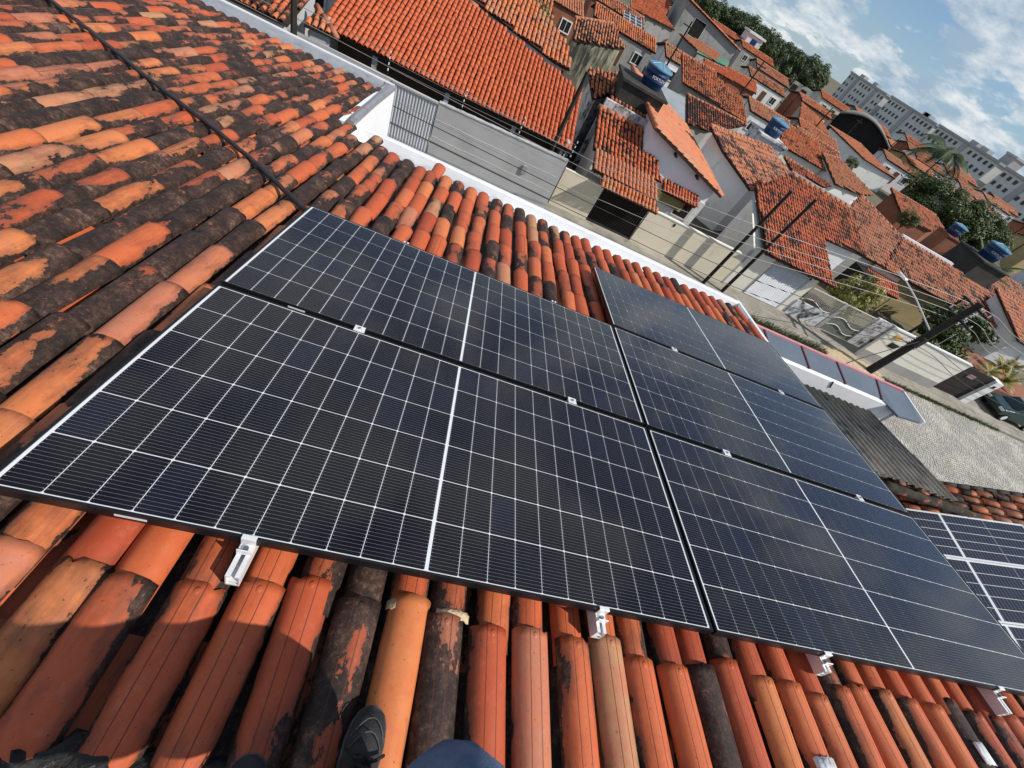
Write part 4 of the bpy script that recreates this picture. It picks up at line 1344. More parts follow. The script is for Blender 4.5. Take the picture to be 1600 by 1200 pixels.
def town_house(label, roofs, wall='white', walls=True, pitch=0.24, expo=0.40, mold=0.42, hue=0.55, group='clay roofed houses across the street', inset=0.4, parts=0, name='house', seed=0, seg=4, hs=0.12, ms=0.08):
    Ps = [poly_of(r) if isinstance(r, str) else [Vector(p) for p in r] for r in roofs]
    c = sum((p for P in Ps for p in P), Vector((0, 0, 0))) / sum(len(P) for P in Ps)
    root = empty(name, (c.x, c.y, G))
    tag(root, label, 'house', group)
    for i, P in enumerate(Ps):
        tiled(root, P, pitch, expo, mold + (0.09 if mold > 0.06 else 0), hue, parts if i == 0 else 0, seed * 7 + i + 3, seg, mspread=ms, hspread=hs)
        if walls: auto_wall(root, P, W[wall], inset)
    return root


def window(parent, x, y, z, w, h, mat=None, face='y'):
    """dark opening with a thin frame on a wall facing the street"""
    o = MB().box((x - w/2, y - 0.03, z - h/2), (x + w/2, y + 0.02, z + h/2)).build('window', mat or dark, parent)
    f = MB()
    f.box((x - w/2 - 0.06, y - 0.05, z - h/2 - 0.06), (x + w/2 + 0.06, y - 0.032, z - h/2)); f.box((x - w/2 - 0.06, y - 0.05, z + h/2), (x + w/2 + 0.06, y - 0.032, z + h/2 + 0.06))
    f.box((x - w/2 - 0.06, y - 0.05, z - h/2), (x - w/2, y - 0.032, z + h/2)); f.box((x + w/2, y - 0.05, z - h/2), (x + w/2 + 0.06, y - 0.032, z + h/2))
    f.build('frame', W['white'], o)
    return o


MT['porchshade'] = paint('porch_wall_shade_brown', (0.10, 0.07, 0.05), (0.06, 0.045, 0.035), 1, 0.9)  # dark brown paints in the deep shade under the eave
# --- bright orange house opposite on the left
h2 = town_house('house opposite with the large bright orange new tile roof',
                ['-6.40 20.75 -5.40;5.02 20.92 -5.36;5.02 25.10 -4.19;3.20 25.95 -3.95;-1.20 27.30 -3.58;-6.40 27.6 -3.48'],
                walls=False, pitch=0.215, expo=0.36, mold=0.02, hue=0.40, parts=300, seed=1, seg=5, hs=0.07, ms=0.05, inset=1.0)
MB().prism([(-6.2, 22.4), (4.7, 22.4), (4.7, 26.5), (-6.2, 26.5)], G, [-5.1, -5.1, -4.0, -4.0]).build('wall', MT['porchshade'], h2)
for xx in (-6.3, 4.72): MB().box((xx, 20.95, G), (xx + 0.15, 22.4, -5.2)).build('side_wall', W['grey'], h2)  # side walls added to enclose the porch and keep it dark
MB().box((-6.3, 20.86, -5.58), (4.95, 21.0, -5.46)).build('eave_beam', MT['darksteel'], h2)
for x in (-4.2, -1.0, 2.2, 4.7): MB().box((x - 0.1, 20.95, G), (x + 0.1, 21.15, -5.58)).build('porch_post', W['grey'], h2)
h2b = town_house('house with paler salmon tile roof rising behind the bright orange one',
                 ['-6.4 27.75 -3.35;-1.2 27.45 -3.42;3.3 26.10 -3.72;4.1 26.15 -3.70;3.8 28.3 -3.24;1.1 31.2 -2.60;-6.4 31.2 -2.60'], 'white', pitch=0.24, expo=0.5, mold=0.12, hue=0.78, seed=2)
h1 = town_house('house at top left with patchy red tiles beside the orange roof',
                ['-14 17.75 -5.0;-6.55 18.05 -5.0;-6.55 21.8 -4.0;-14 21.5 -4.0'], 'grey', pitch=0.215, expo=0.36, mold=0.36, hue=0.55, seed=3, ms=0.09)
h1b = town_house('narrow house roof of faded orange tiles left of the bright orange roof',
                 ['-6.45 19.3 -5.15;-5.3 19.5 -5.15;-6.42 20.5 -4.85'], 'grey', pitch=0.215, expo=0.36, mold=0.22, hue=0.72, seed=4)
# grey boundary wall with corrugated gate
bw = empty('boundary_wall', (1.8, 19, G))
tag(bw, 'grey rendered boundary wall below the bright orange roof', 'wall')
b = MB(); b.prism([(-1.05, 18.92), (4.75, 18.92), (4.75, 19.08), (-1.05, 19.08)], G - 0.3, [-5.43, -5.25, -5.25, -5.43]); b.build('wall', W['grey'], bw)
MB().box((-8.0, 18.95, G), (-2.92, 19.1, -5.44)).build('wall', W['grey'], bw)
V, F = [], []
for i in range(37):
    x = -1.05 + 5.8 * i / 36
    for q, (yo, zo) in enumerate(((-0.05, 0.0), (-0.05, 0.05), (0.05, 0.05), (0.05, 0.0))):
        V.append((x, 19 + yo * 2.1, -5.43 + 0.18 * i / 36 + zo + rs.uniform(-0.012, 0.012)))
for i in range(36):
    for q in range(3): F.append((i*4 + q, (i+1)*4 + q, (i+1)*4 + q + 1, i*4 + q + 1))
MB().add(V, F).build('rough_coping', W['grey'], bw)
MB().box((3.05, 18.84, -6.5), (3.25, 18.919, -6.15)).build('meter_box', W['concrete'], bw)
for zz, ph0 in ((-6.05, 0.0), (-6.75, 2.0)):
    MB().tube([(-1.0 + 5.6 * i / 40, 18.917, zz + 0.012 * math.sin(i * 0.37 + ph0) + 0.008 * math.sin(i * 1.9)) for i in range(41)], 0.008, 5).build('render_seam', W['white'], bw)
gt = empty('corrugated_gate', (-2.0, 18.95, G))
tag(gt, 'pale corrugated steel gate beside the grey boundary wall', 'gate')
V, F = [], []
for i in range(61):
    x = -2.90 + 1.82 * i / 60
    yo = 0.025 * (1 if (i // 2) % 2 else -1)
    V += [(x, 18.95 + yo, G + 0.05), (x, 18.95 + yo, -5.49)]
    if i: F.append((2*i - 2, 2*i, 2*i + 1, 2*i - 1))
MB().add(V, F).build('sheet', lightsteel, gt)
MB().box((-2.94, 18.88, -5.49), (-1.06, 19.02, -5.42)).build('top_rail', W['grey'], gt)
# electric fence rods
for x in (-3.2, -0.15, 2.35, 4.75):
    zb = -5.42 + 0.03 * max(0, x + 1)
    f = empty('fence_rod', (x, 19, zb))
    tag(f, {-3.2: 'electric fence rod leftmost above the corrugated gate', -0.15: 'electric fence rod second from the gate on the grey wall',
            2.35: 'electric fence rod third from the gate on the grey wall', 4.75: 'electric fence rod at the right end of the grey wall'}[x], 'fence rod', 'electric fence rods')
    MB().tube([(x, 19, zb), (x, 19, zb + 0.9)], 0.012, 6).build('rod', MT['darksteel'], f)
    for q in range(4): MB().tube([(x, 19, zb + 0.2 + 0.2 * q), (x, 19, zb + 0.28 + 0.2 * q)], 0.024, 6).build('insulator', W['white'], f)

# --- beige wall, barred garage door, tiled canopies
b1 = empty('boundary_wall', (6.0, 20, G)); tag(b1, 'short beige boundary wall left of the barred garage door', 'wall')
MB().prism([(5.0, 19.9), (7.08, 19.9), (7.08, 20.06), (5.0, 20.06)], G, -5.88).build('wall', W['beige'], b1)
b2 = empty('boundary_wall', (12.7, 20, G)); tag(b2, 'long beige boundary wall right of the barred garage door', 'wall')
MB().prism([(9.72, 19.9), (15.70, 19.9), (15.70, 20.06), (9.72, 20.06)], G, -5.84).build('wall', W['beige'], b2)
MB().box((9.70, 19.87, -5.85), (15.70, 20.08, -5.80)).build('coping', W['cream'], b2)
MB().box((11.2, 19.88, -6.1), (11.3, 19.899, -5.95)).build('house_number', dark, b2)
gd = empty('garage_door', (8.4, 20, G)); tag(gd, 'black garage door of vertical bars under the salmon tiled canopy', 'door')
MB().box((7.08, 20.10, G), (9.72, 20.14, -5.9)).build('back_sheet', dark, gd)
barm = MB().box((-0.02, -0.02, 0), (0.02, 0.02, 1.88)).mesh('bar', MT['darksteel'])
for i in range(21): put(bpy.data.objects.new('bar', barm), gd, Matrix.Translation((7.18 + i * 0.122, 19.98, G + 0.02)))
for z in (-6.0, -6.9, -7.7): MB().box((7.08, 19.965, z), (9.72, 19.995, z + 0.05)).build('cross_bar', MT['darksteel'], gd)
cn = empty('canopy', (7.9, 20, -5.3)); tag(cn, 'salmon tiled canopy over the barred garage door', 'canopy', 'tiled canopies')
tiled(cn, '6.10 19.75 -5.32;9.62 19.75 -5.32;9.50 21.2 -4.95;6.15 21.2 -4.95', 0.21, 0.36, 0.08, 0.86, seed=31, hspread=0.06, mspread=0.06, capped=False)
tiled(cn, '6.75 19.30 -5.62;9.85 19.30 -5.66;9.70 19.74 -5.40;6.65 19.74 -5.38', 0.20, 0.30, 0.10, 0.72, seed=32, hspread=0.1, mspread=0.1, capped=False)
MB().box((6.9, 19.75, -5.9), (7.0, 21.2, -5.45)).build('bracket', W['cream'], cn); MB().box((9.45, 19.75, -5.9), (9.55, 21.2, -5.45)).build('bracket', W['cream'], cn)
h3 = town_house('small house with orange and black tiles behind the salmon canopy',
                ['6.05 21.35 -5.02;9.98 21.5 -4.98;9.45 23.3 -4.49;8.80 24.6 -4.14;6.0 24.5 -4.16'], 'cream', pitch=0.215, expo=0.36, mold=0.34, hue=0.45, seed=5)
MB().box((6.2, 24.62, G), (9.1, 24.85, -3.72)).build('parapet', W['moldblotch'], h3)
h3b = town_house('roof of orange tiles right behind the mouldy white parapet', ['6.5 25.0 -3.95;9.2 25.1 -3.92;9.0 27.4 -3.30;6.6 27.2 -3.36'], 'cream', pitch=0.22, expo=0.4, mold=0.3, hue=0.55, seed=6)
# --- lilac gable house
h4 = empty('house', (11.2, 26, G)); tag(h4, 'house with a pale lilac gable wall under a long salmon roof edge', 'house', 'clay roofed houses across the street')
tiled(h4, '8.45 22.5 -3.30;13.75 22.5 -4.60;13.75 33.2 -4.60;8.45 33.2 -3.30', 0.25, 0.42, 0.16, 0.85, seed=41, hspread=0.1, mspread=0.12)
MB().prism([(8.7, 22.9), (13.4, 22.9), (13.4, 33), (8.7, 33)], G, [-3.52, -4.68, -4.68, -3.52]).build('wall', W['lilac'], h4)
MB().box((13.05, 22.84, -7.6), (13.45, 22.897, -5.4)).build('corner_pier', W['white'], h4)
window(h4, 12.55, 22.9, -6.15, 0.85, 0.9)
for x in (10.2, 11.9): MB().box((x, 22.45, -4.05 - 0.245 * (x - 10.2)), (x + 0.12, 22.9, -3.95 - 0.245 * (x - 10.2))).build('rafter_end', MT['deckfar'], h4)
cn2 = empty('canopy', (11.6, 22.4, -5.4)); tag(cn2, 'small red tiled window canopy on the lilac gable wall', 'canopy', 'tiled canopies')
tiled(cn2, '10.55 22.15 -5.52;12.75 22.15 -5.52;12.85 22.88 -5.22;10.60 22.88 -5.22', 0.20, 0.30, 0.30, 0.42, seed=33, capped=False)
MB().box((10.65, 22.25, -6.2), (10.75, 22.88, -5.6)).build('bracket', W['yellow'], cn2); MB().box((12.45, 22.25, -6.0), (12.55, 22.88, -5.6)).build('bracket', MT['deckfar'], cn2)
MB().box((10.75, 22.80, -6.35), (12.45, 22.885, -5.62)).build('shading_panel', W['yellow'], cn2)  # ochre panel paints in the shading below the canopy

# --- cream house with the slatted door
h5 = town_house('cream house with a slatted steel door and rust-red mottled roof', ['16.15 19.5 -5.10;21.02 19.55 -5.09;20.85 23.0 -4.16;24.5 23.35 -4.06;23.9 27.1 -3.05;19.1 27.1 -3.05;15.9 24.2 -3.83'],
                walls=False, pitch=0.20, expo=0.36, mold=0.40, hue=0.42, seed=7, ms=0.09)
MB().prism([(15.72, 20.0), (20.45, 20.0), (20.45, 23.3), (15.72, 23.3)], G, [-5.30, -5.30, -4.28, -4.28]).build('wall', W['cream'], h5)
MB().prism([(16.1, 23.31), (23.8, 23.6), (23.5, 26.9), (18.6, 26.9)], G, [-4.25, -4.2, -3.35, -3.35]).build('wall', W['lilac'], h5)
MB().box((15.70, 19.9, G), (15.85, 19.998, -5.42)).build('side_pier', W['concrete'], h5)
dr = MB()
V, F = [], []
nsl = 34
for i in range(nsl * 2 + 1):
    z = G + 0.14 + 2.16 * i / (nsl * 2)
    yo = 19.965 - (0.035 if i % 2 else 0.0)
    V += [(17.40, yo, z), (19.78, yo, z)]
    if i: F.append((2*i - 2, 2*i - 1, 2*i + 1, 2*i))
MB().add(V, F).build('door', lightsteel, h5)
MB().box((19.79, 19.93, G), (19.92, 19.999, -5.40)).build('door_frame', W['grey'], h5); MB().box((17.35, 19.93, -5.50), (19.92, 19.999, -5.40)).build('door_frame', W['grey'], h5)
MB().box((19.05, 27.12, -3.12), (24.0, 27.4, -2.92)).build('ridge_gutter', metal_sheet, h5)
for i in range(11): MB().box((16.3 + i * 0.43, 19.62, -5.27), (16.38 + i * 0.43, 20.0, -5.20)).build('rafter_end', MT['darksteel'], h5)
h5a = town_house('house with salmon mottled roof and white end wall behind the cream house',
                 ['13.7 29.3 -3.3;19.9 32.7 -3.25;22.2 31.9 -3.85;19.1 27.9 -4.45;17.2 26.45 -4.6;14.8 28.0 -3.85'], 'white', pitch=0.24, expo=0.42, mold=0.40, hue=0.85, seed=8, hs=0.08)
# --- garden wall and gates
gw = empty('garden_wall', (22.0, 20, G)); tag(gw, 'dark-blotched low garden wall between the cream house and the barred gate', 'wall')
MB().box((20.46, 19.93, G), (23.0, 20.06, -6.72)).build('wall', W['moldblotch'], gw)  # render with random dark blotches
MB().box((22.95, 19.90, G), (23.22, 20.1, -5.76)).build('pillar', W['concrete'], gw)
MB().box((25.62, 19.90, G), (27.1, 20.1, -5.66)).build('pillar', W['moldblotch'], gw)
def bars(root, x0, x1, z0, z1, n, amp):
    for i in range(n):
        x = x0 + (x1 - x0) * (i + 0.5) / n
        t = (x - x0) / (x1 - x0)
        zb = z0 + amp * math.sin(t * 6.0)
        MB().tube([(x, 19.98, zb), (x, 19.98, z1)], 0.013, 5).build('bar', barmat, root)
    MB().box((x0, 19.95, z1), (x1, 20.01, z1 + 0.05)).build('top_rail', barmat, root)
    MB().tube([(x0 + (x1 - x0) * i / 24, 19.97, z0 + amp * math.sin(i / 24 * 6.0)) for i in range(25)], 0.028, 6).build('wave_rail', barmat, root)
g1 = empty('railing', (21.8, 20, -6.7)); tag(g1, 'white barred railing on top of the dark-blotched garden wall', 'railing')
bars(g1, 20.55, 22.93, -6.55, -5.80, 22, 0.14)
g2 = empty('barred_gate', (24.4, 20, G)); tag(g2, 'white barred gate with a wavy rail beside the pale sand drift', 'gate')
bars(g2, 23.24, 25.60, -6.75, -5.80, 22, 0.16)
MB().box((23.24, 19.99, G + 0.1), (25.60, 20.03, -6.6)).build('lower_sheet', paint('grey_green_sheet', (0.17, 0.18, 0.16), (0.13, 0.14, 0.12), 2, 0.6), g2)
MB().tube([(23.3 + 2.2 * i / 24, 19.96, -7.25 + 0.16 * math.sin(i / 24 * 6.0)) for i in range(25)], 0.028, 6).build('wave_rail', barmat, g2)
b3 = empty('boundary_wall', (29, 18.8, G)); tag(b3, 'dirty cream boundary wall behind the large utility pole', 'wall')
MB().box((25.6, 18.72, G), (32.16, 18.88, -5.34)).build('wall', W['cream'], b3)
MB().box((25.6, 18.68, -5.34), (32.18, 18.92, -5.28)).build('coping', W['white'], b3)
MB().box((25.6, 18.70, G), (32.16, 18.718, -7.1)).build('plinth', W['concrete'], b3)
MB().box((26.4, 18.69, -6.4), (27.0, 18.719, -6.1)).build('notice_plate', dark, b3)
MB().box((26.1, 18.68, -5.85), (26.55, 18.719, -5.62)).build('yellow_plate', paint('yellow_plate', (0.65, 0.38, 0.05), (0.55, 0.3, 0.05), 5, 0.5), b3)
for x in (28.8, 31.9, 33.6):
    f = empty('fence_rod', (x, 18.8, -5.28)); tag(f, 'fence rod on the dirty cream wall, %s' % {28.8: 'nearest the utility pole', 31.9: 'at the wall end by the dark gateway', 33.6: 'above the dark gateway'}[x], 'fence rod', 'fence rods by the dark gateway')
    MB().tube([(x, 18.8, -5.28), (x, 18.8, -4.2)], 0.014, 6).build('rod', W['white'], f)
gtw = empty('gateway', (34.0, 19.2, G)); tag(gtw, 'dark gateway between the dirty cream wall and the white gate post', 'gate')
MB().box((32.2, 19.2, G), (35.5, 19.3, -5.6)).build('dark_gate', MT['darksteel'], gtw)
MB().box((33.6, 19.15, -6.2), (34.2, 19.199, -5.95)).build('sign_plate', paint('dull_red_sign', (0.25, 0.10, 0.10), (0.3, 0.28, 0.3), 9, 0.6), gtw)
MB().box((35.5, 19.0, G), (36.15, 19.6, -5.62)).build('gate_post', W['white'], gtw)
MB().box((35.7, 18.97, -6.1), (35.9, 18.999, -5.9)).build('letter_slot', dark, gtw)

# --- ochre house to the right and its neighbours
h7 = town_house('ochre house with a dark porch and blotchy salmon tiles, next to the utility pole',
                ['29.9 26.95 -5.0;39.0 27.1 -4.98;43.8 31.1 -3.88;39.1 31.4 -3.80;33.4 31.5 -3.78'], walls=False, pitch=0.23, expo=0.42, mold=0.40, hue=0.80, seed=9, ms=0.09, hs=0.08)
MB().prism([(29.5, 27.4), (38.6, 27.5), (42.6, 30.9), (33.5, 31.2)], G, [-5.05, -5.05, -4.1, -4.0]).build('wall', W['yellow'], h7)
MB().box((29.6, 27.33, -5.75), (32.3, 27.398, -5.1)).build('white_band', W['cream'], h7)
MB().box((33.3, 31.55, -3.80), (39.2, 31.8, -3.55)).build('ridge_gutter', MT['gutter'], h7)
cn3 = empty('canopy', (31.3, 26.4, -5.6)); tag(cn3, 'red tiled canopy over the dark porch of the ochre house', 'canopy', 'tiled canopies')
tiled(cn3, '29.2 25.9 -6.05;32.2 25.9 -6.05;32.3 27.3 -5.55;29.2 27.3 -5.55', 0.22, 0.34, 0.15, 0.35, seed=34, capped=False)
MB().box((29.0, 26.9, G), (29.15, 27.0, -6.0)).build('post', lightsteel, cn3); MB().box((31.8, 25.95, G), (31.95, 26.05, -6.1)).build('post', W['yellow'], cn3)
MB().box((28.3, 26.0, G), (29.6, 28.5, -5.6)).build('porch_shade_block', dark, h7)  # solid dark block stands in for the porch's shade
h6 = town_house('house with pale salmon roof between the cream house and the ochre house', ['28.1 27.1 -5.0;30.0 27.25 -4.97;33.4 31.8 -3.80;29.6 34.0 -3.15;27.5 31.4 -3.85'], 'cream', pitch=0.23, expo=0.42, mold=0.33, hue=0.88, seed=10, hs=0.06)
h6b = town_house('house with long pale salmon roof behind the ridge gutter', ['35.8 50.9 -4.02;38.7 52.0 -3.70;43.2 48.9 -4.56;41.0 47.6 -4.90;36.8 46.8 -5.12'], 'white', mold=0.22, hue=0.88, seed=11)
town_house('mottled roof with white eave wall right of the farther blue tank', ['31.2 53.7 -3.75;36.3 54.0 -3.68;36.6 49.4 -4.91;29.9 49.2 -4.97'], 'cream', mold=0.32, hue=0.6, seed=12)
town_house('low rust-red roof in front of the white eave wall', ['27.9 43.5 -4.85;31.5 43.4 -4.88;34.3 43.5 -4.86;33.0 42.5 -5.13;28.7 42.0 -5.27'], 'cream', mold=0.42, hue=0.4, seed=13)
town_house('rust brown roof left of the big dark tree', ['49.9 55.5 -3.94;58.4 55.7 -3.89;59.2 53.8 -4.40;55.8 51.5 -5.04;50.5 51.2 -5.10'], 'brick', mold=0.35, hue=0.62, seed=14)
town_house('mottled red roof beside the green sheet roof', ['17.8 56.2 -3.59;22.1 56.9 -3.42;22.4 55.7 -3.74;26.0 55.1 -3.90;26.2 50.8 -5.06;22.2 51.0 -5.00;17.9 51.2 -4.95'], 'concrete', mold=0.40, hue=0.62, seed=15)
town_house('dark shaded tile roof beside the sloping grey metal sheet', ['15.8 42.1 -4.35;22.4 42.8 -4.15;18.1 38.9 -5.20;15.8 38.3 -5.37'], 'concrete', mold=0.62, hue=0.4, seed=16)  # high mold value paints this roof darker, standing in for shade
R1 = town_house('old house with black mildewed walls and worn salmon roof near the blue water tank', ['4.9 43.4 -3.95;8.2 45.7 -3.30;9.5 43.2 -4.00;5.1 40.5 -4.75'], 'mildew', mold=0.40, hue=0.85, seed=17, inset=0.3)
town_house('orange tile roof under the blue water tank', ['5.3 28.6 -3.75;8.4 30.8 -3.30;8.3 28.9 -3.68;7.0 27.6 -3.98;5.8 26.0 -4.30'], 'moldblotch', mold=0.30, hue=0.7, seed=18)
sh = empty('shed', (13.5, 37.5, G)); tag(sh, 'shed with a sloping grey metal sheet roof behind the lilac gable house', 'shed')
Pm = poly_of('11.8 37.9 -4.57;12.6 39.6 -4.32;15.0 39.8 -4.28;14.5 35.0 -5.00')
MB().add([p for p in Pm] + [p - Vector((0, 0, 0.05)) for p in Pm], [(0, 1, 2, 3), (7, 6, 5, 4), (0, 4, 5, 1), (1, 5, 6, 2), (2, 6, 7, 3), (3, 7, 4, 0)]).build('sheet_roof', metal_sheet, sh)
auto_wall(sh, Pm, W['concrete'], 0.3)
# houses farther back
far = [
    ('small salmon roof at the top edge beside the leafy plant', '0.5 40.4 -4.14;2.7 42.8 -3.51;3.2 39.1 -4.50;1.4 39.2 -4.46', 'grey', 0.25, 0.8),
    ('orange roof at the top edge right of the far solar panel', '15.5 86.4 -4.15;24.2 99.5 -2.19;22.1 89.2 -3.74;23.6 85.5 -4.28;15.5 83.2 -4.64', 'concrete', 0.2, 0.5),
    ('pale salmon roof left of the green sheet roof', '24.3 84.9 -4.28;27.4 86.8 -3.99;32.6 87.0 -3.97;31.0 82.7 -4.60;27.5 82.6 -4.63', 'concrete', 0.1, 0.85),
    ('plain rust roof right below the green sheet roof', '31.4 79.2 -4.29;38.1 81.1 -4.02;36.9 75.9 -4.80;30.4 75.0 -4.93', 'brick', 0.1, 0.45),
    ('small rust roof left below the green sheet roof', '26.7 75.3 -4.53;30.5 76.3 -4.37;29.8 73.5 -4.80;26.4 73.3 -4.82', 'brick', 0.15, 0.45),
    ('large plain red roof over a grey block storey far back', '62.6 143.6 -0.90;69.3 149.7 -0.60;79.8 153.4 -0.42;75.8 136.1 -3.15;60.0 136.0 -3.17', 'concrete', 0.02, 0.36),
    ('rust roof with a grey block wall left of the arched shed', '48.2 83.9 -3.39;52.0 81.1 -3.81;52.0 77.1 -4.41;44.7 74.5 -4.80', 'concrete', 0.3, 0.7),
    ('pale pink roof directly below the arched shed', '67.0 108.9 -3.99;79.1 115.2 -3.36;81.4 109.0 -3.98;71.3 102.8 -4.60', 'white', 0.08, 0.9),
    ('long pale salmon roof below the arched shed, in front of the pink one', '55.7 84.8 -3.95;63.8 85.4 -3.86;69.6 78.9 -4.83;61.8 79.1 -4.80', 'white', 0.2, 0.8),
    ('salmon roof between the arched shed and the palm', '105.4 135.5 -3.08;116.0 138.7 -2.76;118.5 133.0 -3.72;102.4 122.2 -4.80', 'white', 0.15, 0.8),
    ('salmon roof at the right edge below the nearest right water tank', '51.1 38.8 -4.09;59.6 38.2 -4.23;58.7 34.9 -5.12;51.4 35.4 -5.00', 'white', 0.3, 0.82),
    ('sunlit orange roof strip cut by the right edge of the view', '45.4 32.1 -3.66;50.2 32.0 -3.69;50.2 26.8 -5.08;45.7 27.1 -5.00', 'white', 0.25, 0.75),
    ('shaded dark red roof between the ochre house and the right edge', '43.9 31.5 -4.78;48.0 34.6 -4.03;48.4 30.3 -5.20;45.0 29.0 -5.5', 'white', 0.5, 0.3),  # raised mold and deep red hue paint in this roof's shade
]
for i, (lab, pl, wl, mo, hu) in enumerate(far):
    town_house(lab, [pl], wl, mold=mo, hue=hu, seed=50 + i, group='houses farther back', pitch=0.26, expo=0.45)
# fill of further roofs behind, each its own house, low enough to sit between the named ones
fill_spots = [(-12, 31, 9, 7), (-3, 37, 8, 6), (12, 62, 8, 6), (3, 58, 7, 6), (22, 66, 8, 6), (-8, 48, 8, 7), (34, 64, 7, 6), (40, 60, 7, 6), (44, 68, 7, 6), (12, 74, 8, 6), (24, 104, 9, 7), (34, 98, 8, 6), (44, 92, 8, 6), (38, 112, 9, 7),
              (50, 105, 8, 7), (58, 98, 8, 6), (76, 90, 8, 6), (88, 100, 9, 7), (96, 92, 9, 7), (62, 46, 8, 6), (52, 122, 9, 7), (46, 128, 9, 7),
              (100, 112, 9, 7), (92, 126, 9, 7), (112, 108, 9, 7), (120, 124, 9, 7), (82, 48, 8, 6), (94, 56, 8, 6), (104, 70, 8, 6), (112, 84, 8, 6), (84, 118, 9, 7), (76, 122, 9, 7), (96, 138, 9, 7), (108, 126, 9, 7), (124, 112, 9, 7), (130, 132, 9, 7), (118, 142, 9, 7), (106, 96, 8, 6), (138, 122, 9, 7), (128, 100, 9, 7), (140, 144, 9, 7)]
fw_ = MB()
fw_.box((-0.5, -0.02, -0.45), (0.5, 0.03, 0.45), 0)
for q in ((-0.6, -0.55, -0.5, 0.55), (0.5, -0.55, 0.6, 0.55), (-0.5, -0.55, 0.5, -0.45), (-0.5, 0.45, 0.5, 0.55), (-0.02, -0.45, 0.02, 0.45)):
    fw_.box((q[0], -0.06, q[1]), (q[2], 0.03, q[3]), 1)
FWIN = fw_.mesh('window', [dark, W['white']])
FDOOR = MB().box((-0.45, -0.05, -1.0), (0.45, 0.03, 1.0)).mesh('door', paint('brown_door', (0.14, 0.07, 0.035), (0.1, 0.05, 0.03), 2, 0.6))
cols = ['white', 'cream', 'concrete', 'brick', 'lilac', 'yellow']
cname = {'white': 'white', 'cream': 'cream', 'concrete': 'grey', 'brick': 'brick', 'lilac': 'lilac', 'yellow': 'ochre'}
for i, (x, y, a, b_) in enumerate(fill_spots):
    dd = math.hypot(x, y)
    z0 = -5.1 + rs.uniform(-0.15, 0.35) + max(0, dd - 75) * 0.034; m = rs.uniform(0.20, 0.27)
    wl = cols[i % 6]
    rot = rs.uniform(-0.12, 0.12)
    c, s = math.cos(rot), math.sin(rot)
    def T(dx, dy, z): return (x + dx * c - dy * s, y + dx * s + dy * c, z)
    rf = [[T(-a/2, -b_/2, z0), T(a/2, -b_/2, z0), T(a/2, 0, z0 + m * b_/2), T(-a/2, 0, z0 + m * b_/2)],
          [T(-a/2, 0.02, z0 + m * b_/2), T(a/2, 0.02, z0 + m * b_/2), T(a/2, b_/2, z0), T(-a/2, b_/2, z0)]]
    near = 'toward the dark treeline' if y > 0.9 * x + 40 else ('toward the apartment blocks' if y > 0.75 * x + 20 else 'behind the big dark tree')
    key = (near, wl)
    same = [q for q in fill_spots[i % 6::6] if ('toward the dark treeline' if q[1] > 0.9 * q[0] + 40 else ('toward the apartment blocks' if q[1] > 0.75 * q[0] + 20 else 'behind the big dark tree')) == near]
    same.sort(key=lambda q: -math.atan2(q[1], q[0]))
    rk = ['leftmost', 'second from the left', 'third from the left', 'fourth from the left', 'fifth from the left', 'sixth from the left', 'seventh from the left', 'eighth from the left'][same.index((x, y, a, b_))]
    fh = town_house('%s walled gabled house %s, %s of that colour' % (cname[wl], near, rk), rf, wl, mold=rs.uniform(0.15, 0.42), hue=rs.uniform(0.62, 1.0), seed=80 + i,
               group='gabled houses %s' % near, pitch=0.28, expo=0.5)
    for wi, (dx, ww, hh_, zz) in enumerate(((-a * 0.28, 1.1, 1.0, z0 - 1.3), (a * 0.3, 1.1, 1.0, z0 - 1.3), (a * 0.02, 0.95, 2.0, z0 - 1.75))):
        Mw = Matrix.Translation(T(dx, -0.477 * b_ - 0.02, zz)) @ Matrix.Rotation(rot, 4, 'Z')
        put(bpy.data.objects.new('window' if wi < 2 else 'door', FWIN if wi < 2 else FDOOR), fh, Mw)
# ------------------------------------------------------------------ other buildings
gsh = empty('shed', (31, 84.5, G)); tag(gsh, 'shed with a green metal sheet roof among the far roofs', 'shed')
Pm = poly_of('28.5 86.6 -4.25;35.0 87.6 -4.13;33.7 83.9 -4.50;27.2 81.3 -4.76')
MB().add([p for p in Pm] + [p - Vector((0, 0, 0.06)) for p in Pm], [(0, 1, 2, 3), (7, 6, 5, 4), (0, 4, 5, 1), (1, 5, 6, 2), (2, 6, 7, 3), (3, 7, 4, 0)]).build('sheet_roof', paint('green_sheet', (0.10, 0.24, 0.15), (0.08, 0.19, 0.12), 0.8, 0.5, bump=0.05), gsh)
auto_wall(gsh, Pm, W['concrete'], 0.3)
# bare concrete two storey house at the top
ch = empty('house', (30, 88, G)); tag(ch, 'bare grey concrete house with a square upper window near the top', 'house', 'clay roofed houses across the street')
MB().prism([(25.0, 92), (36.5, 92), (36.5, 101), (25.0, 101)], G, [-0.9, -2.6, -2.6, -0.9]).build('wall', W['concrete'], ch)
tiled(ch, [Vector((24.6, 91.6, -0.6)), Vector((37, 91.6, -2.5)), Vector((37, 101.4, -2.5)), Vector((24.6, 101.4, -0.6))], 0.28, 0.5, 0.2, 0.6, seed=300)
window(ch, 28.5, 92, -3.2, 2.2, 2.2)
# block house with red roof gallery
bh = empty('house', (66, 133, G)); tag(bh, 'grey block house with an open upper gallery below the large red roof', 'house', 'houses farther back')
MB().box((58, 134, G), (77, 142, -3.4)).build('wall', W['concrete'], bh)
for i in range(6): MB().box((59.0 + i * 3.0, 133.9, -5.6), (60.6 + i * 3.0, 133.99, -4.0)).build('window', dark, bh)
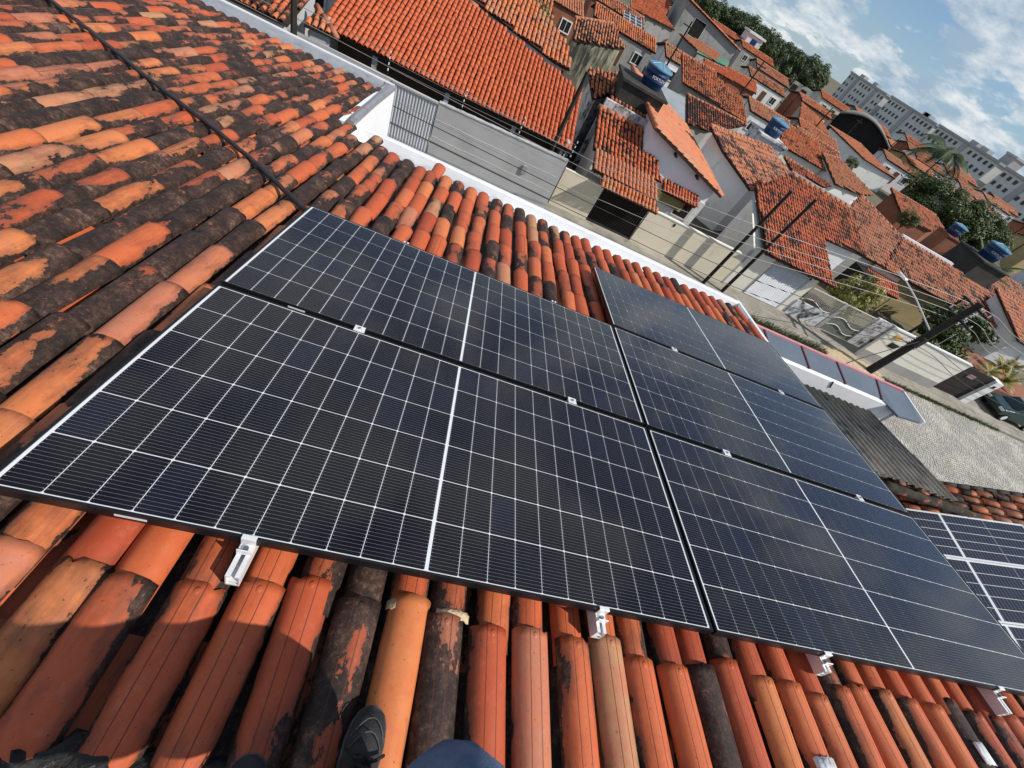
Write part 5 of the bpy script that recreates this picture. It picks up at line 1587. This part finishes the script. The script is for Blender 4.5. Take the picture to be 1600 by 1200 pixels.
# far solar panel on a roof at the top edge
fp = empty('solar_panel', (13.5, 66, -4.0)); tag(fp, 'small grey solar panel on a far roof at the top edge', 'solar panel')
Pm = poly_of('11.9 66.0 -4.15;14.4 67.0 -4.05;14.6 64.2 -4.75;11.9 63.2 -4.80')
MB().add([p + Vector((0, 0, 0.25)) for p in Pm] + [p + Vector((0, 0, 0.18)) for p in Pm], [(0, 1, 2, 3), (7, 6, 5, 4), (0, 4, 5, 1), (1, 5, 6, 2), (2, 6, 7, 3), (3, 7, 4, 0)]).build('frame', MT['silver'], fp)
for i in range(3):
    for j in range(4):
        def bl(s, t): return (Pm[0] * (1 - s) * (1 - t) + Pm[1] * s * (1 - t) + Pm[2] * s * t + Pm[3] * (1 - s) * t) + Vector((0, 0, 0.262))
        a, b_, c, d = i / 3 + 0.02, (i + 1) / 3 - 0.02, j / 4 + 0.02, (j + 1) / 4 - 0.02
        MB().add([bl(a, c), bl(b_, c), bl(b_, d), bl(a, d)], [(0, 1, 2, 3)]).build('cell', cellw, fp)

# arched shed
ar = empty('arched_shed', (64, 88, G)); tag(ar, 'large shed with a curved grey roof and dark open end', 'shed')
V, F = [], []
ax_, ay_ = Vector((0.62, -0.42, 0)).normalized(), Vector((0.42, 0.62, 0)).normalized()
A0 = Vector((63.5, 97, 0))
na = 16
for j, q in enumerate((0.0, 22.0)):
    for i in range(na + 1):
        t = i / na
        p = A0 + ax_ * (11.5 * t) + ay_ * q
        V.append((p.x, p.y, -2.9 + 2.2 * math.sin(math.pi * (0.08 + 0.84 * t)) * (1.0 + 0.12 * math.cos(t * 3)) ))
n = na + 1
for i in range(na): F.append((i, i + 1, n + i + 1, n + i))
o = MB().add(V, F).build('curved_roof', paint('weathered_roof_sheet', (0.30, 0.29, 0.26), (0.20, 0.195, 0.18), 0.4, 0.6, metal=0.2, bump=0.1), ar, smooth=True)
o.modifiers.new('solid', 'SOLIDIFY').thickness = 0.25
V2 = [(v[0] + ay_.x * 0.8, v[1] + ay_.y * 0.8, v[2] - 0.25) for v in V[:n]]
MB().add(V2 + [(x, y, G) for x, y, z in V2], [(i, i + 1, n + i + 1, n + i) for i in range(na)]).build('end_shade_sheet', dark, ar)  # dark sheet stands in for the shade inside the shed
for q in (0, 1):
    p0 = A0 + ax_ * (11.5 * q); p1 = p0 + ay_ * 22
    MB().add([(p0.x, p0.y, G), (p1.x, p1.y, G), (p1.x, p1.y, -3.0), (p0.x, p0.y, -3.0)], [(0, 1, 2, 3)]).build('side_wall', W['concrete'], ar)

# apartment blocks on the horizon
aptm = paint('apartment_render', (0.66, 0.66, 0.63), (0.56, 0.56, 0.54), 0.12, 0.9, bump=0.05, stain=(0.45, 0.45, 0.44), stain_lo=0.55, stain_hi=0.8, stain_scale=0.25)
aptd = paint('apartment_panel', (0.42, 0.425, 0.42), (0.35, 0.35, 0.35), 0.1, 0.9)
glassd = paint('dark_window_glass', (0.03, 0.035, 0.04), (0.05, 0.055, 0.06), 0.3, 0.2, bump=0)
winm = MB().box((-0.18, -0.65, -0.6), (0.05, 0.65, 0.6)).mesh('window', glassd)
blocks = [(172.0, 246.0, 284.0, 5.2, 'farthest, by the treeline'), (173.0, 207.0, 243.5, 5.6, 'second from the treeline'), (172.5, 168.0, 204.5, 5.9, 'behind the palm'), (173.5, 120.0, 165.0, 5.8, 'nearest the tall tower')]
for (x, y0, y1, zt_, lab) in blocks:
    ab_ = empty('apartment_block', (x, (y0 + y1) / 2, G))
    tag(ab_, 'long pale apartment block on the horizon, %s' % lab, 'building', 'apartment blocks on the horizon')
    MB().box((x, y0, G), (x + 14, y1, zt_)).build('wall', aptm, ab_)
    MB().box((x - 0.5, y0 - 0.4, zt_), (x + 14.5, y1 + 0.4, zt_ + 0.7)).build('roof_parapet', aptd, ab_)
    nst = max(1, int((y1 - y0) / 19))
    for k in range(nst):
        yc = y0 + (k + 0.5) * (y1 - y0) / nst
        MB().box((x - 0.35, yc - 1.3, G), (x - 0.003, yc + 1.3, zt_ + 0.2)).build('stair_tower', aptd, ab_)
    ny = int((y1 - y0) / 3.0)
    for j in range(ny):
        yc = y0 + (j + 0.5) * (y1 - y0) / ny
        if any(abs(yc - (y0 + (k + 0.5) * (y1 - y0) / nst)) < 2.2 for k in range(nst)): continue
        for fl_ in range(4):
            put(bpy.data.objects.new('window', winm), ab_, Matrix.Translation((x, yc, zt_ - 1.5 - 2.9 * fl_)))
    for k in range(2):
        yc = y0 + rs.uniform(4, y1 - y0 - 4)
        MB().box((x + 4, yc - 2, zt_ + 0.7), (x + 7, yc + 2, zt_ + 2.0)).build('roof_tank_house', aptd, ab_)
tw = empty('tower', (186, 178, G)); tag(tw, 'tall plain grey tower standing above the apartment roofs', 'tower')
b = MB().box((-2.6, -2.6, 0), (2.6, 2.6, 17.4)); b.build('shaft', paint('tower_render', (0.36, 0.34, 0.34), (0.30, 0.29, 0.29), 0.2, 0.9), tw, Matrix.Translation((186, 178, G)))
MB().box((-2.9, -2.9, 17.4), (2.9, 2.9, 18.0)).build('cap', aptd, tw, Matrix.Translation((186, 178, G)))

# ------------------------------------------------------------------ water tanks
blue = paint('blue_polyethylene', (0.014, 0.045, 0.13), (0.012, 0.036, 0.10), 1.5, 0.4, bump=0.03)
bluelid = paint('pale_blue_lid', (0.13, 0.27, 0.38), (0.10, 0.22, 0.32), 1.5, 0.4, bump=0.03)


def lathe(prof, n=28):
    vs, fs = [], []
    for r, z in prof:
        for i in range(n):
            a = 2 * math.pi * i / n
            vs.append((r * math.cos(a), r * math.sin(a), z))
    for j in range(len(prof) - 1):
        for i in range(n): fs.append((j*n + i, j*n + (i+1) % n, (j+1)*n + (i+1) % n, (j+1)*n + i))
    return vs, fs


def text_mesh(s, size):
    cu = bpy.data.curves.new('lettering', 'FONT'); cu.body = s; cu.size = size; cu.align_x = 'CENTER'; cu.align_y = 'CENTER'; cu.extrude = 0.002
    o = bpy.data.objects.new('lettering', cu); COL.objects.link(o)
    dg = bpy.context.evaluated_depsgraph_get()
    me = bpy.data.meshes.new_from_object(o.evaluated_get(dg))
    COL.objects.unlink(o); bpy.data.objects.remove(o)
    return me


def tank(loc, sc, lab, ybase=None):
    root = empty('water_tank', loc)
    tag(root, lab, 'water tank', 'blue water tanks on the roofs')
    S = Matrix.Translation(loc) @ Matrix.Scale(sc, 4)
    vs, fs = lathe([(0.0, 0), (0.60, 0), (0.62, 0.03), (0.66, 0.3), (0.675, 0.31), (0.68, 0.36), (0.67, 0.37), (0.71, 0.66), (0.725, 0.67), (0.73, 0.72), (0.715, 0.73), (0.74, 0.92)])
    MB().add(vs, fs).build('barrel', blue, root, S, smooth=True)
    vs, fs = lathe([(0.78, 0.90), (0.80, 0.93), (0.79, 0.99), (0.72, 1.01), (0.45, 1.09), (0.2, 1.15), (0.0, 1.16)])
    lid = MB().add(vs, fs).build('lid', bluelid, root, S, smooth=False)
    rb = MB()
    for i in range(12):
        a = 2 * math.pi * i / 12
        rb.tube([(0.72 * math.cos(a), 0.72 * math.sin(a), 1.01), (0.2 * math.cos(a), 0.2 * math.sin(a), 1.155)], 0.02, 5)
    rb.build('lid_rib', bluelid, lid, S)
    ang = math.atan2(CAM.y - loc[1], CAM.x - loc[0]) + 0.35
    me = text_mesh('FORTLEV', 0.2); me.materials.append(W['white'])
    put(bpy.data.objects.new('lettering', me), root, S @ Matrix.Rotation(ang + math.pi / 2, 4, 'Z') @ Matrix.Translation((0, -0.735, 0.52)) @ Matrix.Rotation(math.radians(86), 4, 'X'))
    return root


def stand(x, y, z0, z1, r, lab, mat):
    root = empty('tank_stand', (x, y, z0)); tag(root, lab, 'tank stand')
    MB().box((x - r, y - r, z1 - 0.12), (x + r, y + r, z1)).build('platform', mat, root)
    MB().box((x - r * 0.9, y - r * 0.9, z0), (x + r * 0.9, y + r * 0.9, z1 - 0.12)).build('tower', mat, root)


tank((8.45, 26.9, -2.75), 0.92, 'blue water tank with a pale lid standing above the lilac gable house')
stand(8.0, 26.8, G, -2.77, 1.35, 'black stained block stand under the nearest blue water tank', paint('black_stained', (0.03, 0.03, 0.028), (0.06, 0.058, 0.05), 1.5, 0.95, bump=0.3))
tank((20.6, 35.2, -2.95), 0.95, 'dark blue water tank on the white stained block in mid town')
stand(20.6, 35.2, G, -2.98, 1.25, 'white mould-stained block stand under the mid town tank', W['moldblotch'])
tank((50.2, 44.2, -3.45), 1.0, 'small blue water tank below the big dark tree')
stand(50.2, 44.2, G, -3.48, 1.0, 'brick stand under the small blue tank below the dark tree', W['brick'])
tank((49.4, 38.6, -3.0), 1.3, 'large blue water tank with pale lid at the right, on a dark block')
stand(49.2, 38.5, G, -3.02, 1.9, 'dark block stand under the large right-hand tank', paint('dark_block', (0.035, 0.033, 0.03), (0.06, 0.055, 0.05), 1.2, 0.95))
for i, (x, y, z, lab) in enumerate(((52.0, 128, -0.6, 'white roof water box near the treeline'), )):
    rt_ = empty('water_box', (x, y, z)); tag(rt_, lab, 'water tank')
    MB().box((x - 2, y - 2, G), (x + 2, y + 2, z)).build('tower', W['white'], rt_)
    MB().box((x - 2.3, y - 2.3, z), (x + 2.3, y + 2.3, z + 0.35)).build('cap', W['white'], rt_)
    MB().box((x - 0.7, y - 2.06, z - 2.2), (x + 0.7, y - 2.0, z - 0.6)).build('blue_panel', blue, rt_)

# ------------------------------------------------------------------ utility poles, wires, lamp
polem = paint('dark_pole', (0.030, 0.026, 0.023), (0.018, 0.016, 0.015), 3, 0.85, bump=0.2)
PY = 17.5


def pole(x, y, zt_, r0, r1, lab, arms=()):
    root = empty('utility_pole', (x, y, G)); tag(root, lab, 'utility pole', 'utility poles along the far kerb')
    n = 6
    MB().tube([(x, y, G), (x, y, zt_)], [r0, r1], 4 if r0 < 0.16 else 8).build('pole', polem, root)
    for (z, h) in arms:
        MB().box((x - 0.05, y - 0.9, z), (x + 0.05, y + 0.9, z + 0.1)).build('cross_arm', polem, root)
        for q in (-0.8, -0.4, 0.4, 0.8): MB().tube([(x, y + q, z + 0.1), (x, y + q, z + 0.24)], 0.035, 6).build('insulator', W['white'], root)
    return root


pole(3.95, 19.4, -2.2, 0.12, 0.09, 'dark slim pole in front of the bright orange roof')
pole(14.30, 19.0, -2.24, 0.12, 0.09, 'left one of two dark slim poles before the lilac gable house and cream house')
pole(15.56, 19.0, -2.06, 0.12, 0.09, 'right one of two dark slim poles crossing the mottled roof of the cream house')
pole(-6.10, 17.5, -2.3, 0.12, 0.10, 'dark pole between patchy red roof and faded orange roof at top left')
pole(27.6, 19.6, -2.6, 0.11, 0.08, 'slim dark pole crossing the ochre house')
bp_ = pole(25.85, PY, -2.15, 0.23, 0.17, 'large dark utility pole carrying wires, insulators and a street lamp', arms=((-2.45, 0.1), (-3.2, 0.1)))
for i in range(4):
    z = -2.42 - 0.33 * i
    MB().box((26.02, PY - 0.03, z), (26.16, PY + 0.03, z + 0.06)).build('rack_bracket', MT['darksteel'], bp_)
    MB().tube([(26.2, PY, z - 0.04), (26.2, PY, z + 0.09)], 0.05, 8).build('insulator', W['white'], bp_)
for i in range(5):
    z = -4.9 - 0.12 * i
    MB().tube([(25.85 + 0.25 * math.cos(a), PY + 0.25 * math.sin(a), z + 0.02 * math.sin(3 * a)) for a in [k * 0.5 for k in range(13)]], 0.018, 5).build('cable_coil', MT['cable'], bp_)
MB().box((25.5, PY - 0.38, -5.2), (25.75, PY - 0.15, -4.6)).build('splice_box', MT['darksteel'], bp_)
MB().tube([(25.85, PY, -4.35), (25.2, 19.4, -3.75), (24.9, 20.6, -3.5)], 0.035, 8).build('lamp_arm', MT['silver'], bp_)
hd = MB().box((24.72, 20.5, -3.56), (24.98, 21.25, -3.42)); bevel(hd.build('lamp_head', MT['silver'], bp_), 0.05, 3)
# wires
wm = paint('aged_wire', (0.30, 0.29, 0.27), (0.22, 0.21, 0.2), 2, 0.5, metal=0.3, bump=0)
wires = [[(-20, -3.9), (3.95, -4.35), (6.5, -4.3), (12.6, -3.75), (25.9, -2.36), (33, -2.8), (60, -2.4)],
         [(-20, -4.3), (3.95, -4.75), (6.5, -4.7), (12.6, -4.25), (25.9, -2.70), (33, -3.25), (60, -2.8)],
         [(-20, -4.7), (3.95, -5.1), (6.5, -5.05), (12.6, -4.65), (25.9, -3.02), (33, -3.7), (60, -3.1)],
         [(-20, -5.2), (3.95, -5.72), (6.5, -5.6), (12.6, -5.2), (25.9, -3.36), (33, -4.08), (60, -3.5)]]


def spline(pts, n=10):
    out = []
    for i in range(len(pts) - 1):
        p0 = pts[max(i - 1, 0)]; p1 = pts[i]; p2 = pts[i + 1]; p3 = pts[min(i + 2, len(pts) - 1)]
        for k in range(n):
            t = k / n
            out.append(tuple(0.5 * (2*b + (c - a) * t + (2*a - 5*b + 4*c - d) * t*t + (-a + 3*b - 3*c + d) * t**3) for a, b, c, d in zip(p0, p1, p2, p3)))
    out.append(pts[-1])
    return out


nm = ['topmost', 'second from the top', 'third from the top', 'lowest']
for i, w in enumerate(wires):
    o = MB().tube([(x, PY + 0.15, z) for x, z in spline(w)], 0.011, 5).build('wire', wm)
    tag(o, 'pale overhead street wire, %s of four on the large pole' % nm[i], 'wire', 'overhead wires')
blk = [[(-20, 18.6, -5.9), (6, 18.6, -6.3), (15.5, 18.4, -6.15), (25.8, 17.55, -4.95), (34, 17.5, -5.5), (60, 17.5, -5.2)],
       [(-20, 18.4, -6.4), (8, 18.4, -6.9), (17, 18.2, -6.7), (25.8, 17.45, -5.2), (34, 17.3, -6.0), (60, 17.3, -5.6)],
       [(-8, 9.0, -5.0), (6, 13.5, -6.9), (16, 16.0, -6.6), (25.8, 17.4, -5.1)],
       [(9.0, 5.9, -2.1), (16, 11.0, -3.9), (25.8, 17.4, -4.85)],
       [(25.85, 17.6, -4.9), (29, 20, -5.2), (32, 24, -5.4), (34, 27.4, -5.2)]]
bl_ = ['highest black telephone cable along the street', 'lower black telephone cable along the street', 'black drop cable crossing the street from the left', 'thin black service cable from the blue-grey cladding to the large pole', 'black cable from the large pole to the ochre house']
for lab, w in zip(bl_, blk):
    tag(MB().tube(spline(w), 0.017, 5).build('cable', MT['cable'], None), lab, 'cable', 'black cables')
for k in range(3):
    o = MB().tube([(-3.2 + i * 0.66, 19.0, -5.06 + 0.2 * k + 0.02 * max(0, -2.2 + i * 0.7)) for i in range(13)], 0.006, 4).build('fence_wire', wm)
    tag(o, 'electric fence wire on the grey wall, %s' % ('lowest', 'middle', 'top')[k], 'wire', 'electric fence wires')
# a few far poles and masts among the houses
for i, (x, y, zt_, lab) in enumerate(((28.6, 62, -0.9, 'thin far pole beside the green sheet roof'), (17.5, 58, -1.2, 'thin dark mast left of the mottled red roof'), (46, 72, -1.4, 'thin far pole right of the grey block house'),
                                      (62, 88, -1.2, 'thin far pole before the arched shed'), (74, 92, -0.8, 'thin far pole right of the arched shed'), (84, 78, -1.5, 'thin far pole left of the palm'), (57, 108, 0.6, 'thin far pole beside the large red roof'))):
    r_ = empty('far_pole', (x, y, G)); tag(r_, lab, 'pole', 'far poles among the roofs')
    MB().tube([(x, y, G), (x, y, zt_)], [0.12, 0.08], 6).build('pole', polem, r_)
    MB().box((x - 0.7, y - 0.05, zt_ - 0.5), (x + 0.7, y + 0.05, zt_ - 0.4)).build('cross_arm', polem, r_)

# ------------------------------------------------------------------ parked car behind the gate post
car = empty('car', (40.6, 19.6, G)); tag(car, 'dark green car half hidden behind the white gate post', 'car')
paintc = paint('dark_green_paint', (0.020, 0.045, 0.040), (0.018, 0.04, 0.036), 1, 0.2, bump=0)
glass = paint('tinted_glass', (0.02, 0.03, 0.03), (0.025, 0.035, 0.035), 1, 0.06, bump=0)
tyre = paint('tyre', (0.015, 0.015, 0.015), (0.02, 0.02, 0.02), 9, 0.85); rimm = MT['silver']
prof = [(-2.05, 0.45, 0.62), (-1.95, 0.35, 0.80), (-1.2, 0.30, 0.93), (-0.75, 0.28, 0.97), (0.0, 0.28, 0.98), (1.0, 0.28, 0.99), (1.75, 0.32, 0.98), (2.02, 0.42, 0.90), (2.06, 0.5, 0.66)]
V, F = [], []
cx, cy = 40.6, 19.6
for (x, zl, zh) in prof:
    for (yy, z) in ((-0.82, zl), (-0.86, (zl + zh) / 2), (-0.80, zh), (0.80, zh), (0.86, (zl + zh) / 2), (0.82, zl)): V.append((cx + x, cy + yy, G + 0.12 + z))
for j in range(len(prof) - 1):
    for i in range(6): F.append((j*6 + i, j*6 + (i+1) % 6, (j+1)*6 + (i+1) % 6, (j+1)*6 + i))
F += [tuple(range(6)), tuple((len(prof)-1)*6 + i for i in range(5, -1, -1))]
bevel(MB().add(V, F).build('body', paintc, car, smooth=False), 0.05, 3)
def quadz(pts, name, mat): return MB().add([(cx + a, cy + b, G + 0.12 + c) for a, b, c in pts], [(0, 1, 2, 3)]).build(name, mat, car)
cab = MB()
cabv = [(-1.05, -0.74, 0.95), (1.75, -0.74, 0.97), (1.35, -0.58, 1.42), (-0.25, -0.58, 1.45), (-1.05, 0.74, 0.95), (1.75, 0.74, 0.97), (1.35, 0.58, 1.42), (-0.25, 0.58, 1.45)]
cab.add([(cx + a, cy + b, G + 0.12 + c) for a, b, c in cabv], [(0, 1, 2, 3), (7, 6, 5, 4), (3, 2, 6, 7), (0, 3, 7, 4), (1, 5, 6, 2)])
bevel(cab.build('cabin', paintc, car), 0.05, 3)
quadz([(-0.99, -0.62, 0.99), (-0.99, 0.62, 0.99), (-0.33, 0.50, 1.41), (-0.33, -0.50, 1.41)], 'windscreen', glass).location.x -= 0.035
quadz([(-0.80, -0.735, 1.0), (0.35, -0.735, 1.0), (0.30, -0.615, 1.36), (-0.25, -0.615, 1.38)], 'side_window', glass).location.y -= 0.015
quadz([(0.42, -0.735, 1.0), (1.5, -0.735, 1.0), (1.2, -0.615, 1.34), (0.38, -0.615, 1.36)], 'side_window', glass).location.y -= 0.015
for x in (-1.3, 1.3):
    for s in (-1, 1):
        w_ = MB().tube([(cx + x, cy + s * 0.70, G + 0.43), (cx + x, cy + s * 0.88, G + 0.43)], 0.30, 20).build('wheel', tyre, car)
        MB().tube([(cx + x, cy + s * 0.86, G + 0.43), (cx + x, cy + s * 0.895, G + 0.43)], 0.19, 16).build('rim', rimm, w_)
for s in (-1, 1): MB().box((cx - 2.06, cy + s * 0.62 - 0.18, G + 0.74), (cx - 1.98, cy + s * 0.62 + 0.18, G + 0.88)).build('headlight', lightsteel, car)

# ------------------------------------------------------------------ plants and trees
LM = {'dark': leaf_mat('dark_leaf', (0.020, 0.036, 0.008), (0.080, 0.115, 0.022)), 'mid': leaf_mat('mid_leaf', (0.040, 0.065, 0.014), (0.12, 0.15, 0.035)),
      'yel': leaf_mat('yellow_leaf', (0.12, 0.13, 0.025), (0.34, 0.32, 0.085)), 'far': leaf_mat('far_leaf', (0.022, 0.040, 0.012), (0.065, 0.095, 0.03)), 'gold': leaf_mat('golden_leaf', (0.20, 0.15, 0.03), (0.42, 0.36, 0.10))}
bark = paint('bark', (0.09, 0.07, 0.05), (0.05, 0.04, 0.03), 4, 0.95, bump=0.5)


def crown_mesh(seed, n, leaf, clusters=26, flat=0.8, mat=None):
    r = random.Random(seed)
    cs = []
    for _ in range(clusters):
        while True:
            p = Vector((r.uniform(-1, 1), r.uniform(-1, 1), r.uniform(-1, 1)))
            if 0.15 < p.length < 1: break
        p = p * (0.55 + 0.3 * r.random()) / max(p.length, 0.4) * 0.95
        cs.append((p, r.uniform(0.16, 0.36)))
    V, F = [], []
    for i in range(n):
        c, rad = r.choice(cs)
        d = Vector((r.gauss(0, 1), r.gauss(0, 1), r.gauss(0, 1))).normalized()
        p = c + d * rad * (0.55 + 0.5 * r.random())
        p.z *= flat
        nrm = (d + Vector((r.uniform(-.7, .7), r.uniform(-.7, .7), r.uniform(0, .9)))).normalized()
        a = nrm.orthogonal().normalized(); a = Matrix.Rotation(r.uniform(0, 6.28), 3, nrm) @ a
        b_ = nrm.cross(a)
        s = leaf * r.uniform(0.6, 1.4)
        k = len(V)
        V += [p - a * s, p + b_ * s * 0.45, p + a * s, p - b_ * s * 0.45]
        F.append((k, k + 1, k + 2, k + 3))
    return MB().add(V, F).mesh('crown', mat)


def tree(loc, h, rx, rz, me, lab, cat='tree', name='tree', group=None, rot=0.0, trunk_r=0.15):
    root = empty(name, loc); tag(root, lab, cat, group)
    c = Vector(loc) + Vector((0, 0, h - rz))
    put(bpy.data.objects.new('crown', me), root, Matrix.Translation(c) @ Matrix.Rotation(rot, 4, 'Z') @ Matrix.Diagonal((rx, rx, rz, 1)))
    t = MB()
    b0 = Vector(loc)
    t.tube([b0, b0.lerp(c, 0.5) + Vector((rx * 0.04, 0, 0)), c + Vector((0, 0, rz * 0.2))], [trunk_r, trunk_r * 0.75, trunk_r * 0.4], 7)
    for i in range(5):
        a = i * 1.26 + rot
        s = b0.lerp(c, 0.62)
        t.tube([s, s.lerp(c, 0.6) + Vector((math.cos(a) * rx * 0.35, math.sin(a) * rx * 0.35, 0)), c + Vector((math.cos(a) * rx * 0.6, math.sin(a) * rx * 0.6, rz * 0.25))], [trunk_r * 0.5, trunk_r * 0.35, trunk_r * 0.15], 5)
    t.build('trunk', bark, root)
    return root


bigm = crown_mesh(1, 26000, 0.030, 46, 0.9, LM['dark'])
farms = [crown_mesh(10 + i, 5000, 0.055, 28, 0.9, LM['far']) for i in range(3)]
bushm = crown_mesh(20, 4200, 0.055, 26, 1.0, LM['yel'])
hedge = crown_mesh(21, 3600, 0.06, 24, 1.0, LM['mid'])
hedged = crown_mesh(22, 3600, 0.07, 24, 1.0, LM['dark'])
tree((79.0, 76.0, G), 8.7, 8.2, 5.4, bigm, 'big dark green round tree in front of the apartment blocks', rot=0.4, trunk_r=0.35)
tree((86.5, 74.5, G), 7.6, 6.0, 4.2, bigm, 'dark green tree right of the big round one, at the frame edge', rot=1.9, trunk_r=0.25)
tree((26.4, 23.4, G), 3.2, 1.55, 1.55, bushm, 'yellow-green bush in the front garden behind the barred gate', 'bush', 'bush', rot=0.3, trunk_r=0.06)
tree((25.4, 22.0, G), 2.0, 0.9, 0.9, bushm, 'smaller yellow-green bush just behind the white railing', 'bush', 'bush', rot=2.0, trunk_r=0.04)
tree((36.2, 24.4, G), 3.9, 2.6, 1.7, hedged, 'dark bushy tree behind the large utility pole', 'tree', 'tree', rot=0.3, trunk_r=0.12)
tree((34.6, 23.0, G), 2.6, 1.7, 1.2, hedged, 'low dark shrub behind the dirty cream wall', 'bush', 'bush', rot=1.3, trunk_r=0.08)
tree((50.5, 50.0, G), 4.0, 1.5, 1.1, hedge, 'round green bush beside the rust brown roof', 'bush', 'bush', rot=0.9, trunk_r=0.08)
tree((44.5, 57.5, G), 4.6, 1.0, 0.9, hedge, 'small green plant between far roofs below the arched shed', 'plant', 'bush', rot=0.2, trunk_r=0.05)
tree((2.3, 36.6, G), 4.8, 1.3, 1.6, hedge, 'leafy green plant at the top edge between roofs', 'plant', 'bush', rot=0.2, trunk_r=0.08)
tree((56.0, 43.0, G), 4.6, 2.2, 1.5, hedge, 'bright green shrub behind the large right-hand tank', 'bush', 'bush', rot=0.9, trunk_r=0.1)
# treeline on the horizon
k = 0
for i in range(46):
    az = math.radians(61.2 + 0.42 * i + rs.uniform(-0.2, 0.2))
    d = rs.uniform(140, 190) if i % 2 else rs.uniform(165, 215)
    el_ = 0.0085 if i < 6 else 0.006
    top = 1.47 + d * (el_ - 0.0006 * max(0, i - 20) + rs.uniform(-0.004, 0.004))
    h = top - G
    tree((0.9 + d * math.cos(az), -0.4 + d * math.sin(az), G), h, rs.uniform(4.0, 6.0), h * 0.44, farms[i % 3], 'dark green tree in the treeline on the horizon', group='trees of the horizon treeline', rot=rs.uniform(0, 6))


def palm(loc, h, nf, fl_, mat, lab, name='palm_tree', seed=3, trunk=0.16, lift=0.9, droop=1.0, cat='palm'):
    r = random.Random(seed)
    root = empty(name, loc); tag(root, lab, cat)
    top = Vector(loc) + Vector((0.2, 0.1, h))
    if h > 0.6: MB().tube([Vector(loc), Vector(loc).lerp(top, 0.5) + Vector((0.15, 0, 0)), top], [trunk, trunk * 0.8, trunk * 0.7], 8).build('trunk', bark, root)
    for i in range(nf):
        a = 2 * math.pi * i / nf + r.uniform(-0.2, 0.2)
        el0 = r.uniform(0.15, lift)
        L_ = fl_ * r.uniform(0.8, 1.1)
        V, F = [], []
        p = top.copy(); dirv = Vector((math.cos(a) * math.cos(el0), math.sin(a) * math.cos(el0), math.sin(el0)))
        side = Vector((-math.sin(a), math.cos(a), 0))
        n = 16
        for j in range(n):
            q = p + dirv * (L_ / n)
            t = j / (n - 1)
            ll = L_ * 0.24 * math.sin(math.pi * (0.12 + 0.85 * t)) + 0.03
            for s in (-1, 1):
                for m_ in (0.0, 0.5):
                    base = p.lerp(q, m_)
                    tip = base + side * s * ll + dirv * ll * 0.55 + Vector((0, 0, -ll * 0.45))
                    wd = L_ * 0.016
                    k = len(V)
                    V += [base - dirv * wd, base + dirv * wd, tip]
                    F.append((k, k + 1, k + 2))
            p = q
            dirv = (dirv + Vector((0, 0, -0.085 * droop * (0.6 + t)))).normalized()
        MB().add(V, F).build('frond', mat, root)
    return root


palm((84.5, 92.0, G), 8.4, 20, 7.4, LM['far'], 'tall palm in front of the apartment blocks, above the big dark tree', seed=4, droop=1.3)
palm((54.5, 42.0, G), 2.6, 14, 4.2, LM['mid'], 'bright green palm behind the large right-hand water tank', seed=5, droop=0.9, lift=1.2)
for i, (x, y, s, m_) in enumerate(((41.2, 23.0, 1.2, 'gold'), (43.2, 24.0, 1.3, 'gold'), (40.0, 21.4, 1.1, 'yel'), (38.4, 21.6, 0.9, 'gold'))):
    palm((x, y, G + 1.2), 0.3, 22, s, LM[m_], ['golden spiky plant nearest the right edge, in front', 'golden spiky plant farthest back at the right edge', 'yellow-green spiky plant behind the gate post', 'small golden spiky plant left of the others'][i] + ' in the raised bed', 'spiky_plant', seed=30 + i, lift=1.35, droop=0.7, cat='plant')
rbed = MB().box((37.0, 20.6, G), (45.0, 25.0, G + 1.2)).build('raised_bed', W['brick'])
tag(rbed, 'brick raised bed holding golden spiky plants', 'planter')
